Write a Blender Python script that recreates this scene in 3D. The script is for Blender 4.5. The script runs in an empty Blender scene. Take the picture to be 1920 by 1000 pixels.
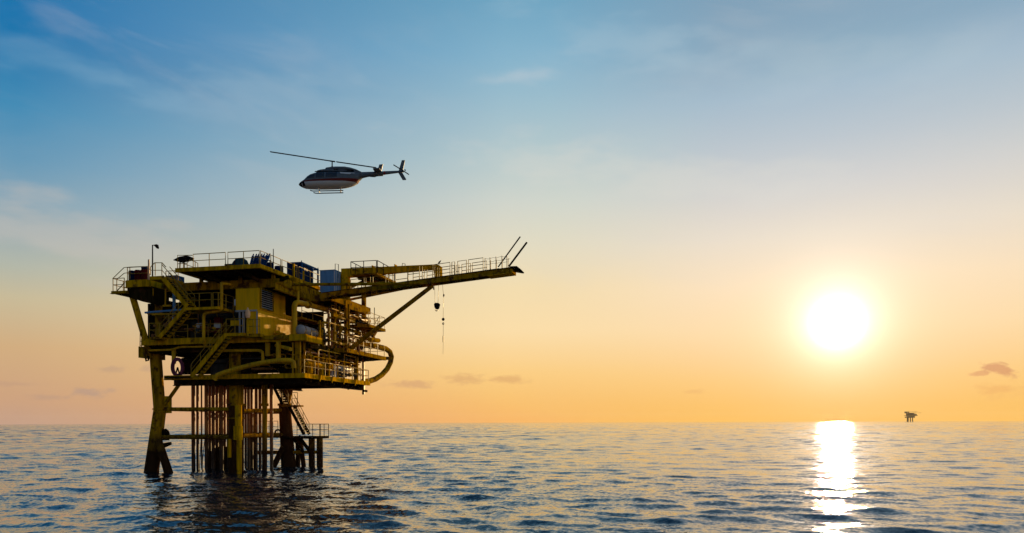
import bpy, math, random
import numpy as np
from mathutils import Vector, Matrix

random.seed(7)
rng = np.random.default_rng(11)
scene = bpy.context.scene
COL = scene.collection
R = math.radians

# ------------------------------------------------------------------ camera
FPX = 1400.0                      # focal length in photo pixels (1920 wide)
CAM = np.array([0.0, 0.0, 4.0])   # low deck of a boat, 4 m above the sea
ROLL = 0.00323
HY = 792.0
cam_d = bpy.data.cameras.new('camera'); cam = bpy.data.objects.new('camera', cam_d); COL.objects.link(cam)
cam_d.sensor_width = 36.0; cam_d.lens = 36.0 * FPX / 1920.0
cam_d.shift_y = (HY - 500.0) / 1920.0
cam_d.clip_start = 0.5; cam_d.clip_end = 60000.0
cam.matrix_world = Matrix.Translation(CAM) @ Matrix.Rotation(ROLL, 4, 'Y') @ Matrix.Rotation(R(90), 4, 'X')
scene.camera = cam

RV = np.array([math.cos(ROLL), 0, -math.sin(ROLL)]); UV = np.array([math.sin(ROLL), 0, math.cos(ROLL)])
def ray(px, py):
    return RV * (px - 960) / FPX + UV * (HY - py) / FPX + np.array([0, 1.0, 0])

# platform frame: u along the front face, v into depth, z up
ANG = math.atan2(-.209, .978)
EU = np.array([math.cos(ANG), math.sin(ANG), 0]); EV = np.array([-math.sin(ANG), math.cos(ANG), 0]); EZ = np.array([0, 0, 1.0])
ORG = np.array([-22.5, 61.0, 0])
def to_local(p):
    d = p - ORG
    return np.array([d @ EU, d @ EV, d[2]])
def to_world(l):
    return ORG + EU * l[0] + EV * l[1] + EZ * l[2]
CL = to_local(CAM)
def lray(px, py):
    d = ray(px, py); return np.array([d @ EU, d @ EV, d[2]])
def F(px, py, v):
    d = lray(px, py); return CL + d * (v - CL[1]) / d[1]
def S(px, py, u):
    d = lray(px, py); return CL + d * (u - CL[0]) / d[0]
def Hz(px, py, z):
    d = lray(px, py); return CL + d * (z - CL[2]) / d[2]
def A(*a): return np.array(a, float)

# ------------------------------------------------------------------ materials
def lin(c):
    return tuple(((x / 255) / 12.92 if x / 255 <= .04045 else ((x / 255 + .055) / 1.055) ** 2.4) for x in c)

class NT:
    def __init__(s, tree): s.t = tree
    def n(s, typ, **kw):
        nd = s.t.nodes.new(typ)
        for k, v in kw.items(): setattr(nd, k, v)
        return nd
    def l(s, a, b): s.t.links.new(a, b)
    def math(s, op, a, b=None, c=None, clamp=False):
        nd = s.n('ShaderNodeMath', operation=op); nd.use_clamp = clamp
        for i, x in enumerate((a, b, c)):
            if x is None: continue
            if isinstance(x, (int, float)): nd.inputs[i].default_value = x
            else: s.l(x, nd.inputs[i])
        return nd.outputs[0]
    def mix(s, fac, a, b, blend='MIX'):
        nd = s.n('ShaderNodeMix', data_type='RGBA', blend_type=blend)
        for i, x in ((0, fac), (6, a), (7, b)):
            if isinstance(x, (int, float)): nd.inputs[i].default_value = x
            elif isinstance(x, tuple): nd.inputs[i].default_value = (*x, 1)
            else: s.l(x, nd.inputs[i])
        return nd.outputs[2]
    def maprange(s, x, a, b, c=0, d=1, interp='SMOOTHSTEP'):
        nd = s.n('ShaderNodeMapRange', interpolation_type=interp)
        s.l(x, nd.inputs[0])
        for i, v in enumerate((a, b, c, d)): nd.inputs[i + 1].default_value = v
        return nd.outputs[0]

def new_mat(name):
    m = bpy.data.materials.new(name); m.use_nodes = True
    t = NT(m.node_tree); m.node_tree.nodes.clear()
    out = t.n('ShaderNodeOutputMaterial'); b = t.n('ShaderNodeBsdfPrincipled')
    t.l(b.outputs[0], out.inputs[0])
    return m, t, b

def paint(name, col, rough=.45, rust=.25, var=.35, metal=0., growth=False, rustcol=(.09, .035, .012), scale=1.0, spec=.0):
    m, t, b = new_mat(name)
    g = t.n('ShaderNodeNewGeometry')
    n1 = t.n('ShaderNodeTexNoise'); n1.inputs['Scale'].default_value = 1.3 * scale; n1.inputs['Detail'].default_value = 6; n1.inputs['Roughness'].default_value = .65
    t.l(g.outputs['Position'], n1.inputs['Vector'])
    mp = t.n('ShaderNodeMapping'); mp.inputs['Scale'].default_value = (3.5, 3.5, .5)
    t.l(g.outputs['Position'], mp.inputs['Vector'])
    n2 = t.n('ShaderNodeTexNoise'); n2.inputs['Scale'].default_value = 1.0 * scale; n2.inputs['Detail'].default_value = 5
    t.l(mp.outputs[0], n2.inputs['Vector'])
    dark = tuple(c * (1 - var) for c in col)
    c = t.mix(t.maprange(n2.outputs[0], .38, .66), col, dark)
    fac = t.maprange(n1.outputs[0], .62 - .16 * rust, .72 - .12 * rust, 0, min(1, .35 + rust))
    c = t.mix(fac, c, rustcol)
    if growth:
        sx = t.n('ShaderNodeSeparateXYZ'); t.l(g.outputs['Position'], sx.inputs[0])
        z = t.math('ADD', sx.outputs[2], t.math('MULTIPLY', t.math('SUBTRACT', n1.outputs[0], .5), 1.6))
        c = t.mix(t.maprange(z, 1.6, 1.9, 1, 0), c, (.005, .005, .004))
        c = t.mix(t.maprange(z, 2.5, 3.6, .75, 0), c, (.05, .022, .009))
    t.l(c, b.inputs['Base Color'])
    b.inputs['Specular IOR Level'].default_value = spec
    b.inputs['Roughness'].default_value = rough; b.inputs['Metallic'].default_value = metal
    rr = t.maprange(n1.outputs[0], .3, .7, max(.05, rough - .1), min(1, rough + .2)); t.l(rr, b.inputs['Roughness'])
    return m

YEL = paint('yellow_paint', (.78, .40, .002), .45, .45, .5)
YELD = paint('aged_yellow_paint', (.47, .24, .002), .5, .7, .55)
LEGM = paint('leg_paint', (.52, .27, .004), .5, .7, .6, growth=True)
RUST = paint('rust_brown_pipe', (.42, .14, .025), .42, .35, .5, growth=True, spec=.35)
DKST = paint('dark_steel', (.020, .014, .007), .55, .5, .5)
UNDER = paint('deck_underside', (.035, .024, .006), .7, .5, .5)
GRAT = paint('deck_plate', (.05, .04, .022), .95, .5, .5)
RAIL = paint('rail_paint', (.45, .25, .01), .45, .2, .4, spec=.25)
PIPEY = paint('yellow_pipe_paint', (.78, .40, .003), .5, .15, .35, spec=.16)
ROOMY = paint('room_yellow_paint', (.92, .48, .002), .55, .06, .2, spec=.05)
GREY = paint('grey_cladding', (.42, .40, .40), .4, .1, .25, spec=.3)
GREYD = paint('grey_machinery', (.06, .055, .05), .45, .3, .4)
BLUE = paint('blue_paint', (.012, .06, .20), .42, .15, .4)
BLUED = paint('dark_blue_paint', (.008, .025, .09), .45, .2, .4)
LBLUE = paint('pale_blue_paint', (.15, .34, .60), .45, .1, .15)
REDM = paint('red_paint', (.13, .016, .018), .45, .25, .4)
WHITE = paint('white_paint', (.62, .62, .64), .4, .1, .2)
BLK = paint('black_rubber', (.012, .012, .014), .6, 0, .3)
TARP = paint('teal_tarp', (.03, .075, .09), .7, .1, .4)
MAROON = paint('maroon_paint', (.22, .05, .09), .4, .2, .4)
PEACH = paint('orange_lit_paint', (.92, .50, .25), .4, .0, .1, spec=.4)  # orange light on lantern and pole put into the base colour
WIRE = paint('steel_wire', (.05, .045, .04), .4, 0, .2, metal=.5, spec=.2)

# ------------------------------------------------------------------ mesh builder
def frame_of(d):
    d = d / np.linalg.norm(d)
    a = A(0, 0, 1) if abs(d[2]) < .9 else A(1, 0, 0)
    x = np.cross(a, d); x /= np.linalg.norm(x)
    return x, np.cross(d, x), d

class MB:
    def __init__(s): s.v = []; s.f = []; s.m = []; s.cur = 0
    def _add(s, verts, faces):
        o = len(s.v); s.v += [tuple(map(float, p)) for p in verts]
        s.f += [tuple(o + i for i in f) for f in faces]; s.m += [s.cur] * len(faces)
        return s
    def box(s, a, b):
        (x0, y0, z0), (x1, y1, z1) = np.minimum(a, b), np.maximum(a, b)
        vs = [(x0, y0, z0), (x1, y0, z0), (x1, y1, z0), (x0, y1, z0), (x0, y0, z1), (x1, y0, z1), (x1, y1, z1), (x0, y1, z1)]
        return s._add(vs, [(3, 2, 1, 0), (4, 5, 6, 7), (0, 1, 5, 4), (1, 2, 6, 5), (2, 3, 7, 6), (3, 0, 4, 7)])
    def beam(s, p, q, w, h, up=None):
        """rectangular bar from p to q, w sideways, h in the up direction"""
        p, q = np.array(p, float), np.array(q, float); d = q - p; d /= np.linalg.norm(d)
        up = A(0, 0, 1) if up is None else np.array(up, float)
        if abs(d @ up) > .98: up = A(0, 1, 0)
        x = np.cross(d, up); x /= np.linalg.norm(x); y = np.cross(x, d)
        vs = [c + x * sx * w / 2 + y * sy * h / 2 for c in (p, q) for sx, sy in ((-1, -1), (1, -1), (1, 1), (-1, 1))]
        return s._add(vs, [(0, 1, 2, 3), (7, 6, 5, 4), (0, 4, 5, 1), (1, 5, 6, 2), (2, 6, 7, 3), (3, 7, 4, 0)])
    def ibeam(s, p, q, w, h):
        t = h * .09
        p, q = np.array(p, float), np.array(q, float)
        s.beam(p + A(0, 0, h / 2 - t / 2), q + A(0, 0, h / 2 - t / 2), w, t)
        s.beam(p - A(0, 0, h / 2 - t / 2), q - A(0, 0, h / 2 - t / 2), w, t)
        return s.beam(p, q, w * .12, h - 2 * t - .002)
    def tube(s, p, q, r, r2=None, n=12):
        return s.lathe(p, q, [(0, r), (1, r if r2 is None else r2)], n)
    def lathe(s, p, q, prof, n=16):
        """prof: (fraction along p->q, radius)"""
        p, q = np.array(p, float), np.array(q, float); x, y, d = frame_of(q - p)
        vs = []; fs = []; k = len(prof)
        for t, r in prof:
            for i in range(n):
                a = 2 * math.pi * i / n
                vs.append(p + (q - p) * t + (x * math.cos(a) + y * math.sin(a)) * r)
        for j in range(k - 1):
            for i in range(n):
                fs.append((j * n + i, j * n + (i + 1) % n, (j + 1) * n + (i + 1) % n, (j + 1) * n + i))
        fs.append(tuple(range(n - 1, -1, -1))); fs.append(tuple((k - 1) * n + i for i in range(n)))
        return s._add(vs, fs)
    def path(s, pts, r, n=10, bend=0., closed=False):
        """tube along a polyline, corners rounded by radius bend"""
        pts = [np.array(p, float) for p in pts]
        if bend > 0 and len(pts) > 2:
            o = [pts[0]]
            for i in range(1, len(pts) - 1):
                a, b, c = pts[i - 1], pts[i], pts[i + 1]
                d1 = (a - b); d2 = (c - b); l1 = np.linalg.norm(d1); l2 = np.linalg.norm(d2)
                k = min(bend, l1 * .49, l2 * .49); s0 = b + d1 / l1 * k; s1 = b + d2 / l2 * k
                for t in np.linspace(0, 1, 6): o.append((1 - t) ** 2 * s0 + 2 * t * (1 - t) * b + t * t * s1)
            o.append(pts[-1]); pts = o
        N = len(pts); rr = r if hasattr(r, '__len__') else [r] * N
        tang = [(pts[(i + 1) % N] - pts[i - 1]) if closed or 0 < i < N - 1 else (pts[1] - pts[0] if i == 0 else pts[-1] - pts[-2]) for i in range(N)]
        x, y, d = frame_of(tang[0]); vs = []; fs = []
        for i in range(N):
            t = tang[i] / np.linalg.norm(tang[i])
            x = x - t * (x @ t); x /= np.linalg.norm(x); y = np.cross(t, x)
            for j in range(n):
                a = 2 * math.pi * j / n; vs.append(pts[i] + (x * math.cos(a) + y * math.sin(a)) * rr[i])
        for i in range(N if closed else N - 1):
            i2 = (i + 1) % N
            for j in range(n): fs.append((i * n + j, i * n + (j + 1) % n, i2 * n + (j + 1) % n, i2 * n + j))
        if not closed:
            fs.append(tuple(range(n - 1, -1, -1))); fs.append(tuple((N - 1) * n + j for j in range(n)))
        return s._add(vs, fs)
    def prism(s, poly, off):
        """poly: coplanar points, extruded by off"""
        poly = [np.array(p, float) for p in poly]; off = np.array(off, float); n = len(poly)
        vs = poly + [p + off for p in poly]
        fs = [tuple(range(n)), tuple(range(2 * n - 1, n - 1, -1))] + [(i, n + i, n + (i + 1) % n, (i + 1) % n) for i in range(n)]
        return s._add(vs, fs)
    def build(s, name, mats, parent=None, base=None, smooth=True):
        me = bpy.data.meshes.new(name)
        b = np.zeros(3) if base is None else np.array(base, float)
        me.from_pydata([tuple(np.array(p) - b) for p in s.v], [], s.f)
        if not isinstance(mats, (list, tuple)): mats = [mats]
        for m in mats: me.materials.append(m)
        me.polygons.foreach_set('material_index', s.m)
        if smooth:
            me.polygons.foreach_set('use_smooth', [True] * len(s.f)); me.set_sharp_from_angle(angle=R(38))
        import bmesh
        bm = bmesh.new(); bm.from_mesh(me); bmesh.ops.recalc_face_normals(bm, faces=bm.faces); bm.to_mesh(me); bm.free()
        o = bpy.data.objects.new(name, me); COL.objects.link(o)
        if parent is not None: o.parent = parent
        return o

def tag(o, label=None, cat=None, group=None, kind=None):
    if label: o['label'] = label
    if cat: o['category'] = cat
    if group: o['group'] = group
    if kind: o['kind'] = kind
    return o
class Thing:
    """an Empty in the platform's frame at local point base"""
    def __init__(s, name, label, cat, base, group=None, world=False):
        s.o = bpy.data.objects.new(name, None); COL.objects.link(s.o); s.o.empty_display_size = .5
        s.base = np.array(base, float)
        if world: s.o.location = s.base
        else:
            s.o.location = to_world(s.base); s.o.rotation_euler = (0, 0, ANG)
        tag(s.o, label, cat, group)
    def part(s, name, mb, mat, parent=None):
        return mb.build(name, mat, parent or s.o, s.base)
def single(name, mb, mat, base, label, cat, group=None):
    o = mb.build(name, mat, None, base); o.location = to_world(np.array(base)); o.rotation_euler = (0, 0, ANG)
    return tag(o, label, cat, group)

# ------------------------------------------------------------------ sky and sun
SUNPX = (1570, 606)
sd = ray(*SUNPX); sd /= np.linalg.norm(sd)
SUN_EL = math.asin(sd[2]); SUN_AZ = math.atan2(sd[0], sd[1])     # from +Y towards +X

world = bpy.data.worlds.new('World'); scene.world = world; world.use_nodes = True
wt = NT(world.node_tree); world.node_tree.nodes.clear()
wo = wt.n('ShaderNodeOutputWorld'); bg = wt.n('ShaderNodeBackground'); wt.l(bg.outputs[0], wo.inputs[0])
SKY_STR = 0.1
bg.inputs['Strength'].default_value = SKY_STR
tc = wt.n('ShaderNodeTexCoord'); dirv = tc.outputs['Generated']
sep = wt.n('ShaderNodeSeparateXYZ'); wt.l(dirv, sep.inputs[0])
el = wt.math('ARCSINE', sep.outputs[2])
eln = wt.math('DIVIDE', el, math.pi / 2, clamp=True)
hl = wt.math('SQRT', wt.math('ADD', wt.math('MULTIPLY', sep.outputs[0], sep.outputs[0]), wt.math('MULTIPLY', sep.outputs[1], sep.outputs[1])))
ch = wt.math('DIVIDE', wt.math('ADD', wt.math('MULTIPLY', sep.outputs[0], math.sin(SUN_AZ)), wt.math('MULTIPLY', sep.outputs[1], math.cos(SUN_AZ))), wt.math('MAXIMUM', hl, 1e-4))
az = wt.math('ARCCOSINE', wt.math('MINIMUM', wt.math('MAXIMUM', ch, -1), 1))     # azimuth away from the sun
rside = wt.math('SUBTRACT', wt.math('MULTIPLY', sep.outputs[0], math.cos(SUN_AZ)), wt.math('MULTIPLY', sep.outputs[1], math.sin(SUN_AZ)))
az = wt.math('MULTIPLY', az, wt.maprange(rside, 0, .35, 1.0, .45))        # unseen sky on the right kept golden, added fill for the platform faces
azs = wt.math('ARCTAN2', sep.outputs[0], sep.outputs[1])                          # signed azimuth, 0 straight ahead
def sky_ramp(x, stops, extra):
    nd = wt.n('ShaderNodeValToRGB'); wt.l(eln, nd.inputs[0]); cr = nd.color_ramp; cr.interpolation = 'LINEAR'
    pts = []
    for y, c in stops:
        hyp = math.hypot(FPX, x - 960); e = math.degrees(math.atan((HY - .00323 * (x - 960) - y) / hyp)); pts.append((max(0, e) / 90, lin(c)))
    for e, c in extra: pts.append((e / 90, lin(c)))
    pts.sort()
    cr.elements[0].position = pts[0][0]; cr.elements[0].color = (*pts[0][1], 1)
    cr.elements[1].position = pts[-1][0]; cr.elements[1].color = (*pts[-1][1], 1)
    for p, c in pts[1:-1]:
        e = cr.elements.new(p); e.color = (*c, 1)
    return nd.outputs[0]
rl = sky_ramp(50, [(0, (0, 114, 174)), (80, (4, 116, 173)), (200, (60, 139, 183)), (300, (98, 152, 185)), (380, (132, 165, 184)), (440, (158, 174, 178)), (500, (180, 184, 170)), (560, (203, 188, 154)), (650, (212, 174, 130)), (750, (208, 164, 130)), (795, (200, 160, 138))], [(45, (26, 82, 122)), (90, (6, 40, 80))])
rm = sky_ramp(1050, [(0, (108, 165, 196)), (100, (128, 178, 205)), (200, (155, 190, 206)), (300, (182, 202, 205)), (380, (206, 212, 204)), (460, (225, 217, 194)), (540, (243, 219, 174)), (620, (252, 220, 168)), (700, (252, 203, 130)), (790, (248, 178, 95))], [(45, (45, 105, 150)), (90, (6, 40, 80))])
rr_ = sky_ramp(1870, [(0, (128, 165, 191)), (100, (158, 183, 204)), (200, (182, 194, 205)), (300, (208, 207, 205)), (400, (232, 219, 200)), (500, (250, 223, 184)), (600, (253, 217, 162)), (700, (253, 200, 120)), (785, (250, 183, 82))], [(45, (60, 110, 148)), (90, (6, 40, 80))])
rb = sky_ramp(960, [(792, (114, 102, 99)), (600, (102, 100, 108)), (300, (74, 95, 124))], [(45, (28, 72, 112)), (90, (6, 40, 80))])
c = wt.mix(wt.maprange(az, R(8), R(20.5), interp='LINEAR'), rr_, rm)
c = wt.mix(wt.maprange(az, R(24), R(57), interp='LINEAR'), c, rl)
c = wt.mix(wt.maprange(az, R(62), R(104)), c, rb)
# cirrus veils: noise on a high flat layer, stretched
def noise(vec, scale, detail=5, rough=.55, dist=0.):
    nd = wt.n('ShaderNodeTexNoise'); nd.inputs['Scale'].default_value = scale; nd.inputs['Detail'].default_value = detail
    nd.inputs['Roughness'].default_value = rough; nd.inputs['Distortion'].default_value = dist; wt.l(vec, nd.inputs['Vector']); return nd.outputs[0]
def combine(x, y, z=0.):
    nd = wt.n('ShaderNodeCombineXYZ')
    for i, k in enumerate((x, y, z)):
        if isinstance(k, (int, float)): nd.inputs[i].default_value = k
        else: wt.l(k, nd.inputs[i])
    return nd.outputs[0]
cv = combine(wt.math('MULTIPLY', azs, 2.2), wt.math('ADD', wt.math('MULTIPLY', el, 9.0), wt.math('MULTIPLY', azs, 1.6)), 3.3)
wis = noise(cv, 1.6, 7, .6, .8)
big = noise(combine(wt.math('MULTIPLY', azs, 1.6), wt.math('MULTIPLY', el, 3.5), 8.1), 1.7, 2)
wm = wt.math('MULTIPLY', wt.maprange(wis, .46, .74), wt.maprange(big, .40, .62))
wm = wt.math('MULTIPLY', wm, wt.maprange(el, R(6), R(12)))
c = wt.mix(wt.math('MULTIPLY', wm, .13), c, lin((214, 208, 205)))
def blob(px, py, rx, ry, tilt=0.):
    """soft ellipse in azimuth/elevation, radius 1 at its rim"""
    d = ray(px, py); a0 = math.atan2(d[0], d[1]); e0 = math.asin(d[2] / np.linalg.norm(d))
    da = wt.math('SUBTRACT', azs, a0); de = wt.math('SUBTRACT', wt.math('SUBTRACT', el, e0), wt.math('MULTIPLY', da, tilt))
    q = wt.math('ADD', wt.math('POWER', wt.math('DIVIDE', wt.math('ABSOLUTE', da), rx / 1400), 2), wt.math('POWER', wt.math('DIVIDE', wt.math('ABSOLUTE', de), ry / 1400), 2))
    return wt.math('SQRT', q)
fine = noise(combine(wt.math('MULTIPLY', azs, 55.), wt.math('MULTIPLY', el, 105.), 1.7), 1.0, 6, .62)
soft = noise(combine(wt.math('MULTIPLY', azs, 14.), wt.math('MULTIPLY', el, 40.), 4.7), 1.0, 4, .5)
def cloud(c, px, py, rx, ry, col, amt, tilt=0., edge=.9):
    q = wt.math('ADD', blob(px, py, rx, ry, tilt), wt.math('MULTIPLY', wt.math('SUBTRACT', soft if edge >= 1 else fine, .5), 2.6))
    return wt.mix(wt.math('MULTIPLY', wt.maprange(q, 1. - edge, 1.15, 1, 0), amt), c, lin(col))
c = cloud(c, 150, 440, 330, 62, (204, 194, 184), .38, -.2, 1.)
c = cloud(c, 620, 215, 420, 60, (168, 190, 205), .14, .0, 1.)
c = cloud(c, 1500, 120, 420, 60, (190, 204, 212), .16, -.12, 1.)
c = cloud(c, 1250, 330, 380, 50, (218, 216, 208), .35, -.15, 1.)
c = cloud(c, 130, 128, 300, 34, (125, 170, 200), .28, -.1, 1.)
c = cloud(c, 975, 142, 110, 16, (190, 203, 212), .45, .12, 1.)
c = cloud(c, 470, 158, 190, 26, (150, 180, 200), .25, .05, 1.)
c = cloud(c, 1180, 80, 240, 40, (160, 190, 208), .35, -.25, 1.)
for (px, py, rx, ry, col, amt) in [(170, 738, 36, 11, (178, 150, 138), .6), (205, 692, 30, 7, (186, 152, 130), .5), (770, 722, 62, 9, (208, 156, 118), .62), (872, 712, 42, 12, (216, 160, 112), .62),
                                   (955, 712, 42, 9, (218, 160, 108), .6), (275, 692, 14, 8, (182, 150, 132), .4), (90, 745, 30, 6, (182, 150, 134), .4), (1300, 735, 20, 6, (235, 170, 100), .45), (30, 720, 60, 5, (188, 150, 130), .35)]:
    c = cloud(c, px, py, rx, ry, col, amt)
c = cloud(c, 1876, 693, 25, 10, (216, 146, 96), .85, -.22, .45)
c = cloud(c, 1836, 701, 17, 5, (224, 154, 98), .75, 0, .5)
c = cloud(c, 1880, 732, 40, 14, (236, 165, 90), .5)
# glow round the sun
ct = wt.math('ADD', wt.math('ADD', wt.math('MULTIPLY', sep.outputs[0], sd[0]), wt.math('MULTIPLY', sep.outputs[1], sd[1])), wt.math('MULTIPLY', sep.outputs[2], sd[2]))
th = wt.math('DIVIDE', wt.math('ARCCOSINE', wt.math('MINIMUM', ct, 1)), R(1))     # degrees from the sun
def gauss(sig, amp): return wt.math('MULTIPLY', wt.math('EXPONENT', wt.math('MULTIPLY', wt.math('POWER', wt.math('DIVIDE', th, sig), 2), -1)), amp)
g1 = wt.math('ADD', wt.math('MULTIPLY', wt.math('EXPONENT', wt.math('DIVIDE', th, -1.3)), 2.6), gauss(.86, 12.0))
g2 = wt.math('MULTIPLY', wt.math('EXPONENT', wt.math('DIVIDE', th, -4.6)), .24)
def scale_col(col, fac):
    nd = wt.n('ShaderNodeVectorMath', operation='SCALE')
    if isinstance(col, tuple): nd.inputs[0].default_value = col
    else: wt.l(col, nd.inputs[0])
    if isinstance(fac, (int, float)): nd.inputs['Scale'].default_value = fac
    else: wt.l(fac, nd.inputs['Scale'])
    return nd.outputs[0]
def vadd(a, b):
    nd = wt.n('ShaderNodeVectorMath', operation='ADD'); wt.l(a, nd.inputs[0]); wt.l(b, nd.inputs[1]); return nd.outputs[0]
c = vadd(c, vadd(scale_col((1, .90, .86), g1), scale_col((1, .78, .50), g2)))
nis = wt.n('ShaderNodeTexSky', sky_type='NISHITA'); nis.sun_disc = False
nis.sun_elevation = SUN_EL; nis.sun_rotation = SUN_AZ; nis.air_density = 1.4; nis.dust_density = 2.0; nis.ozone_density = 1.5
nisc = wt.n('ShaderNodeVectorMath', operation='MINIMUM'); wt.l(nis.outputs[0], nisc.inputs[0]); nisc.inputs[1].default_value = (6, 6, 6)
tot = vadd(scale_col(c, .93 / SKY_STR), scale_col(nisc.outputs[0], .10))
wt.l(tot, bg.inputs['Color'])

sun_d = bpy.data.lights.new('sun', 'SUN'); sun = bpy.data.objects.new('sun', sun_d); COL.objects.link(sun)
sun_d.energy = 5.0; sun_d.angle = R(.55); sun_d.color = (1.0, .66, .28)
sun.rotation_euler = Vector(sd).to_track_quat('Z', 'Y').to_euler()
sun.location = (60, 140, 60)

scene.view_settings.view_transform = 'Standard'; scene.view_settings.look = 'None'
scene.view_settings.exposure = 0; scene.view_settings.gamma = 1

# ------------------------------------------------------------------ sea
def build_sea():
    rad = [0.0, 4, 8, 12, 16]; r = 19.0
    while r < 3000: rad.append(r); r *= 1.0036 if r < 300 else 1.0048
    while r < 6900: rad.append(r); r *= 1.05
    rad = np.array(rad); NR = len(rad)
    ang = np.concatenate([np.linspace(-46, 46, 470), np.linspace(46, 314, 70)[1:-1]]) * math.pi / 180
    NA = len(ang)
    rr, aa = np.meshgrid(rad, ang, indexing='ij')
    X = rr * np.sin(aa); Y = rr * np.cos(aa); Z = np.zeros_like(X); DX = np.zeros_like(X); DY = np.zeros_like(X)
    near = rr < 3300
    da = np.gradient(ang); cell = rr * .0040 ; cella = rr * np.abs(da)[None, :]
    N = 220
    lam = np.exp(rng.uniform(math.log(.28), math.log(11), N))
    th = math.pi + .35 + rng.normal(0, .55, N)          # travelling roughly towards the camera
    ph = rng.uniform(0, 2 * math.pi, N)
    k = 2 * math.pi / lam
    w = .42 + np.exp(-(np.log(lam / 2.2) / .8) ** 2)
    slope = w * rng.uniform(.5, 1.3, N); slope *= .150 / math.sqrt((slope ** 2).sum() / 2)
    # a long low swell under the wind waves
    M_ = 70; lam2 = np.exp(rng.uniform(math.log(9), math.log(48), M_)); sl2 = rng.uniform(.5, 1.3, M_); sl2 *= .052 / math.sqrt((sl2 ** 2).sum() / 2)
    lam = np.concatenate([lam, lam2]); slope = np.concatenate([slope, sl2]); th = np.concatenate([th, math.pi - .25 + rng.normal(0, .38, M_)])
    ph = np.concatenate([ph, rng.uniform(0, 2 * math.pi, M_)]); k = 2 * math.pi / lam; N += M_
    amp = slope / k
    xs, ys = X[near], Y[near]; cl = np.maximum(cell, cella * .55)[near]
    z = np.zeros_like(xs); dx = np.zeros_like(xs); dy = np.zeros_like(xs)
    # patches of calmer and rougher water
    patch = .85 + .35 * np.sin(xs * .05 + 1.3 * np.sin(ys * .031)) * np.sin(ys * .043 + 1.1 * np.sin(xs * .027) + .6)
    sx_ = np.clip((xs + 12) / 36, 0, 1); calm = 1 - .36 * sx_ * sx_ * (3 - 2 * sx_)       # the water lies calmer to the right of the platform
    rn = np.clip((np.hypot(xs, ys) - 70) / 200, 0, 1); swell = .22 + .78 * rn * rn * (3 - 2 * rn)
    for i in range(N):
        kx, ky = k[i] * math.sin(th[i]), k[i] * math.cos(th[i])
        p = kx * xs + ky * ys + ph[i]
        f = np.clip(lam[i] / (2.6 * cl) - .6, 0, 1) * amp[i] * calm * (patch if lam[i] < 5 else 1)
        if i >= N - M_: f = f * swell
        z += f * np.cos(p); s = f * np.sin(p) * .95
        dx -= s * math.sin(th[i]); dy -= s * math.cos(th[i])
    Z[near] = z; DX[near] = dx; DY[near] = dy
    X = X + DX; Y = Y + DY
    V = np.stack([X, Y, Z], -1).reshape(-1, 3)
    idx = np.arange(NR * NA).reshape(NR, NA); nxt = np.roll(idx, -1, axis=1)
    q = np.stack([idx[:-1], nxt[:-1], nxt[1:], idx[1:]], -1).reshape(-1, 4)
    me = bpy.data.meshes.new('sea'); me.vertices.add(len(V)); me.vertices.foreach_set('co', V.ravel())
    me.loops.add(q.size); me.loops.foreach_set('vertex_index', q.ravel().astype(np.int32))
    me.polygons.add(len(q)); me.polygons.foreach_set('loop_start', np.arange(0, q.size, 4, dtype=np.int32))
    me.polygons.foreach_set('use_smooth', np.ones(len(q), bool)); me.update(calc_edges=True); me.validate()
    m, t, b = new_mat('sea_water')
    b.inputs['Base Color'].default_value = (.006, .020, .032, 1); b.inputs['IOR'].default_value = 1.7
    b.inputs['Roughness'].default_value = .022
    g = t.n('ShaderNodeNewGeometry')
    # ripples too small for the mesh tilt the normal directly, more of them where the mesh carries fewer waves
    vl = t.n('ShaderNodeVectorMath', operation='LENGTH'); t.l(g.outputs['Position'], vl.inputs[0])
    def tilt(sx, sy, rot, sc, det, amp):
        mp = t.n('ShaderNodeMapping'); mp.inputs['Scale'].default_value = (sx, sy, 1); mp.inputs['Rotation'].default_value = (0, 0, rot)
        t.l(g.outputs['Position'], mp.inputs['Vector'])
        nd = t.n('ShaderNodeTexNoise'); nd.inputs['Scale'].default_value = sc; nd.inputs['Detail'].default_value = det; nd.inputs['Roughness'].default_value = .55
        t.l(mp.outputs[0], nd.inputs['Vector'])
        a = t.n('ShaderNodeVectorMath', operation='SUBTRACT'); t.l(nd.outputs['Color'], a.inputs[0]); a.inputs[1].default_value = (.5, .5, .5)
        b_ = t.n('ShaderNodeVectorMath', operation='MULTIPLY'); t.l(a.outputs[0], b_.inputs[0]); b_.inputs[1].default_value = (amp * .72, amp, 0)
        return b_.outputs[0]
    def vop(op, a, b_):
        nd = t.n('ShaderNodeVectorMath', operation=op); t.l(a, nd.inputs[0])
        if op == 'SCALE': t.l(b_, nd.inputs['Scale'])
        elif b_ is not None: t.l(b_, nd.inputs[1])
        return nd.outputs[0]
    fine = vop('ADD', tilt(.8, 1, .3, 6.0, 2, .62), tilt(.55, 1, -.1, 1.6, 2, .42))
    far = vop('SCALE', tilt(.45, 1, -.25, .55, 4, 1.15), t.maprange(vl.outputs['Value'], 35, 330, .12, 1.0))
    patchn = t.n('ShaderNodeTexNoise'); patchn.inputs['Scale'].default_value = .035; patchn.inputs['Detail'].default_value = 3
    pm = t.n('ShaderNodeMapping'); pm.inputs['Scale'].default_value = (.35, 1, 1); t.l(g.outputs['Position'], pm.inputs['Vector']); t.l(pm.outputs[0], patchn.inputs['Vector'])
    tl = vop('SCALE', vop('ADD', fine, far), t.maprange(patchn.outputs[0], .35, .65, .6, 1.25))
    sxz = t.n('ShaderNodeSeparateXYZ'); t.l(g.outputs['Position'], sxz.inputs[0])
    tl = vop('SCALE', tl, t.maprange(sxz.outputs[0], -12, 24, 1.0, .55))
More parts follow.
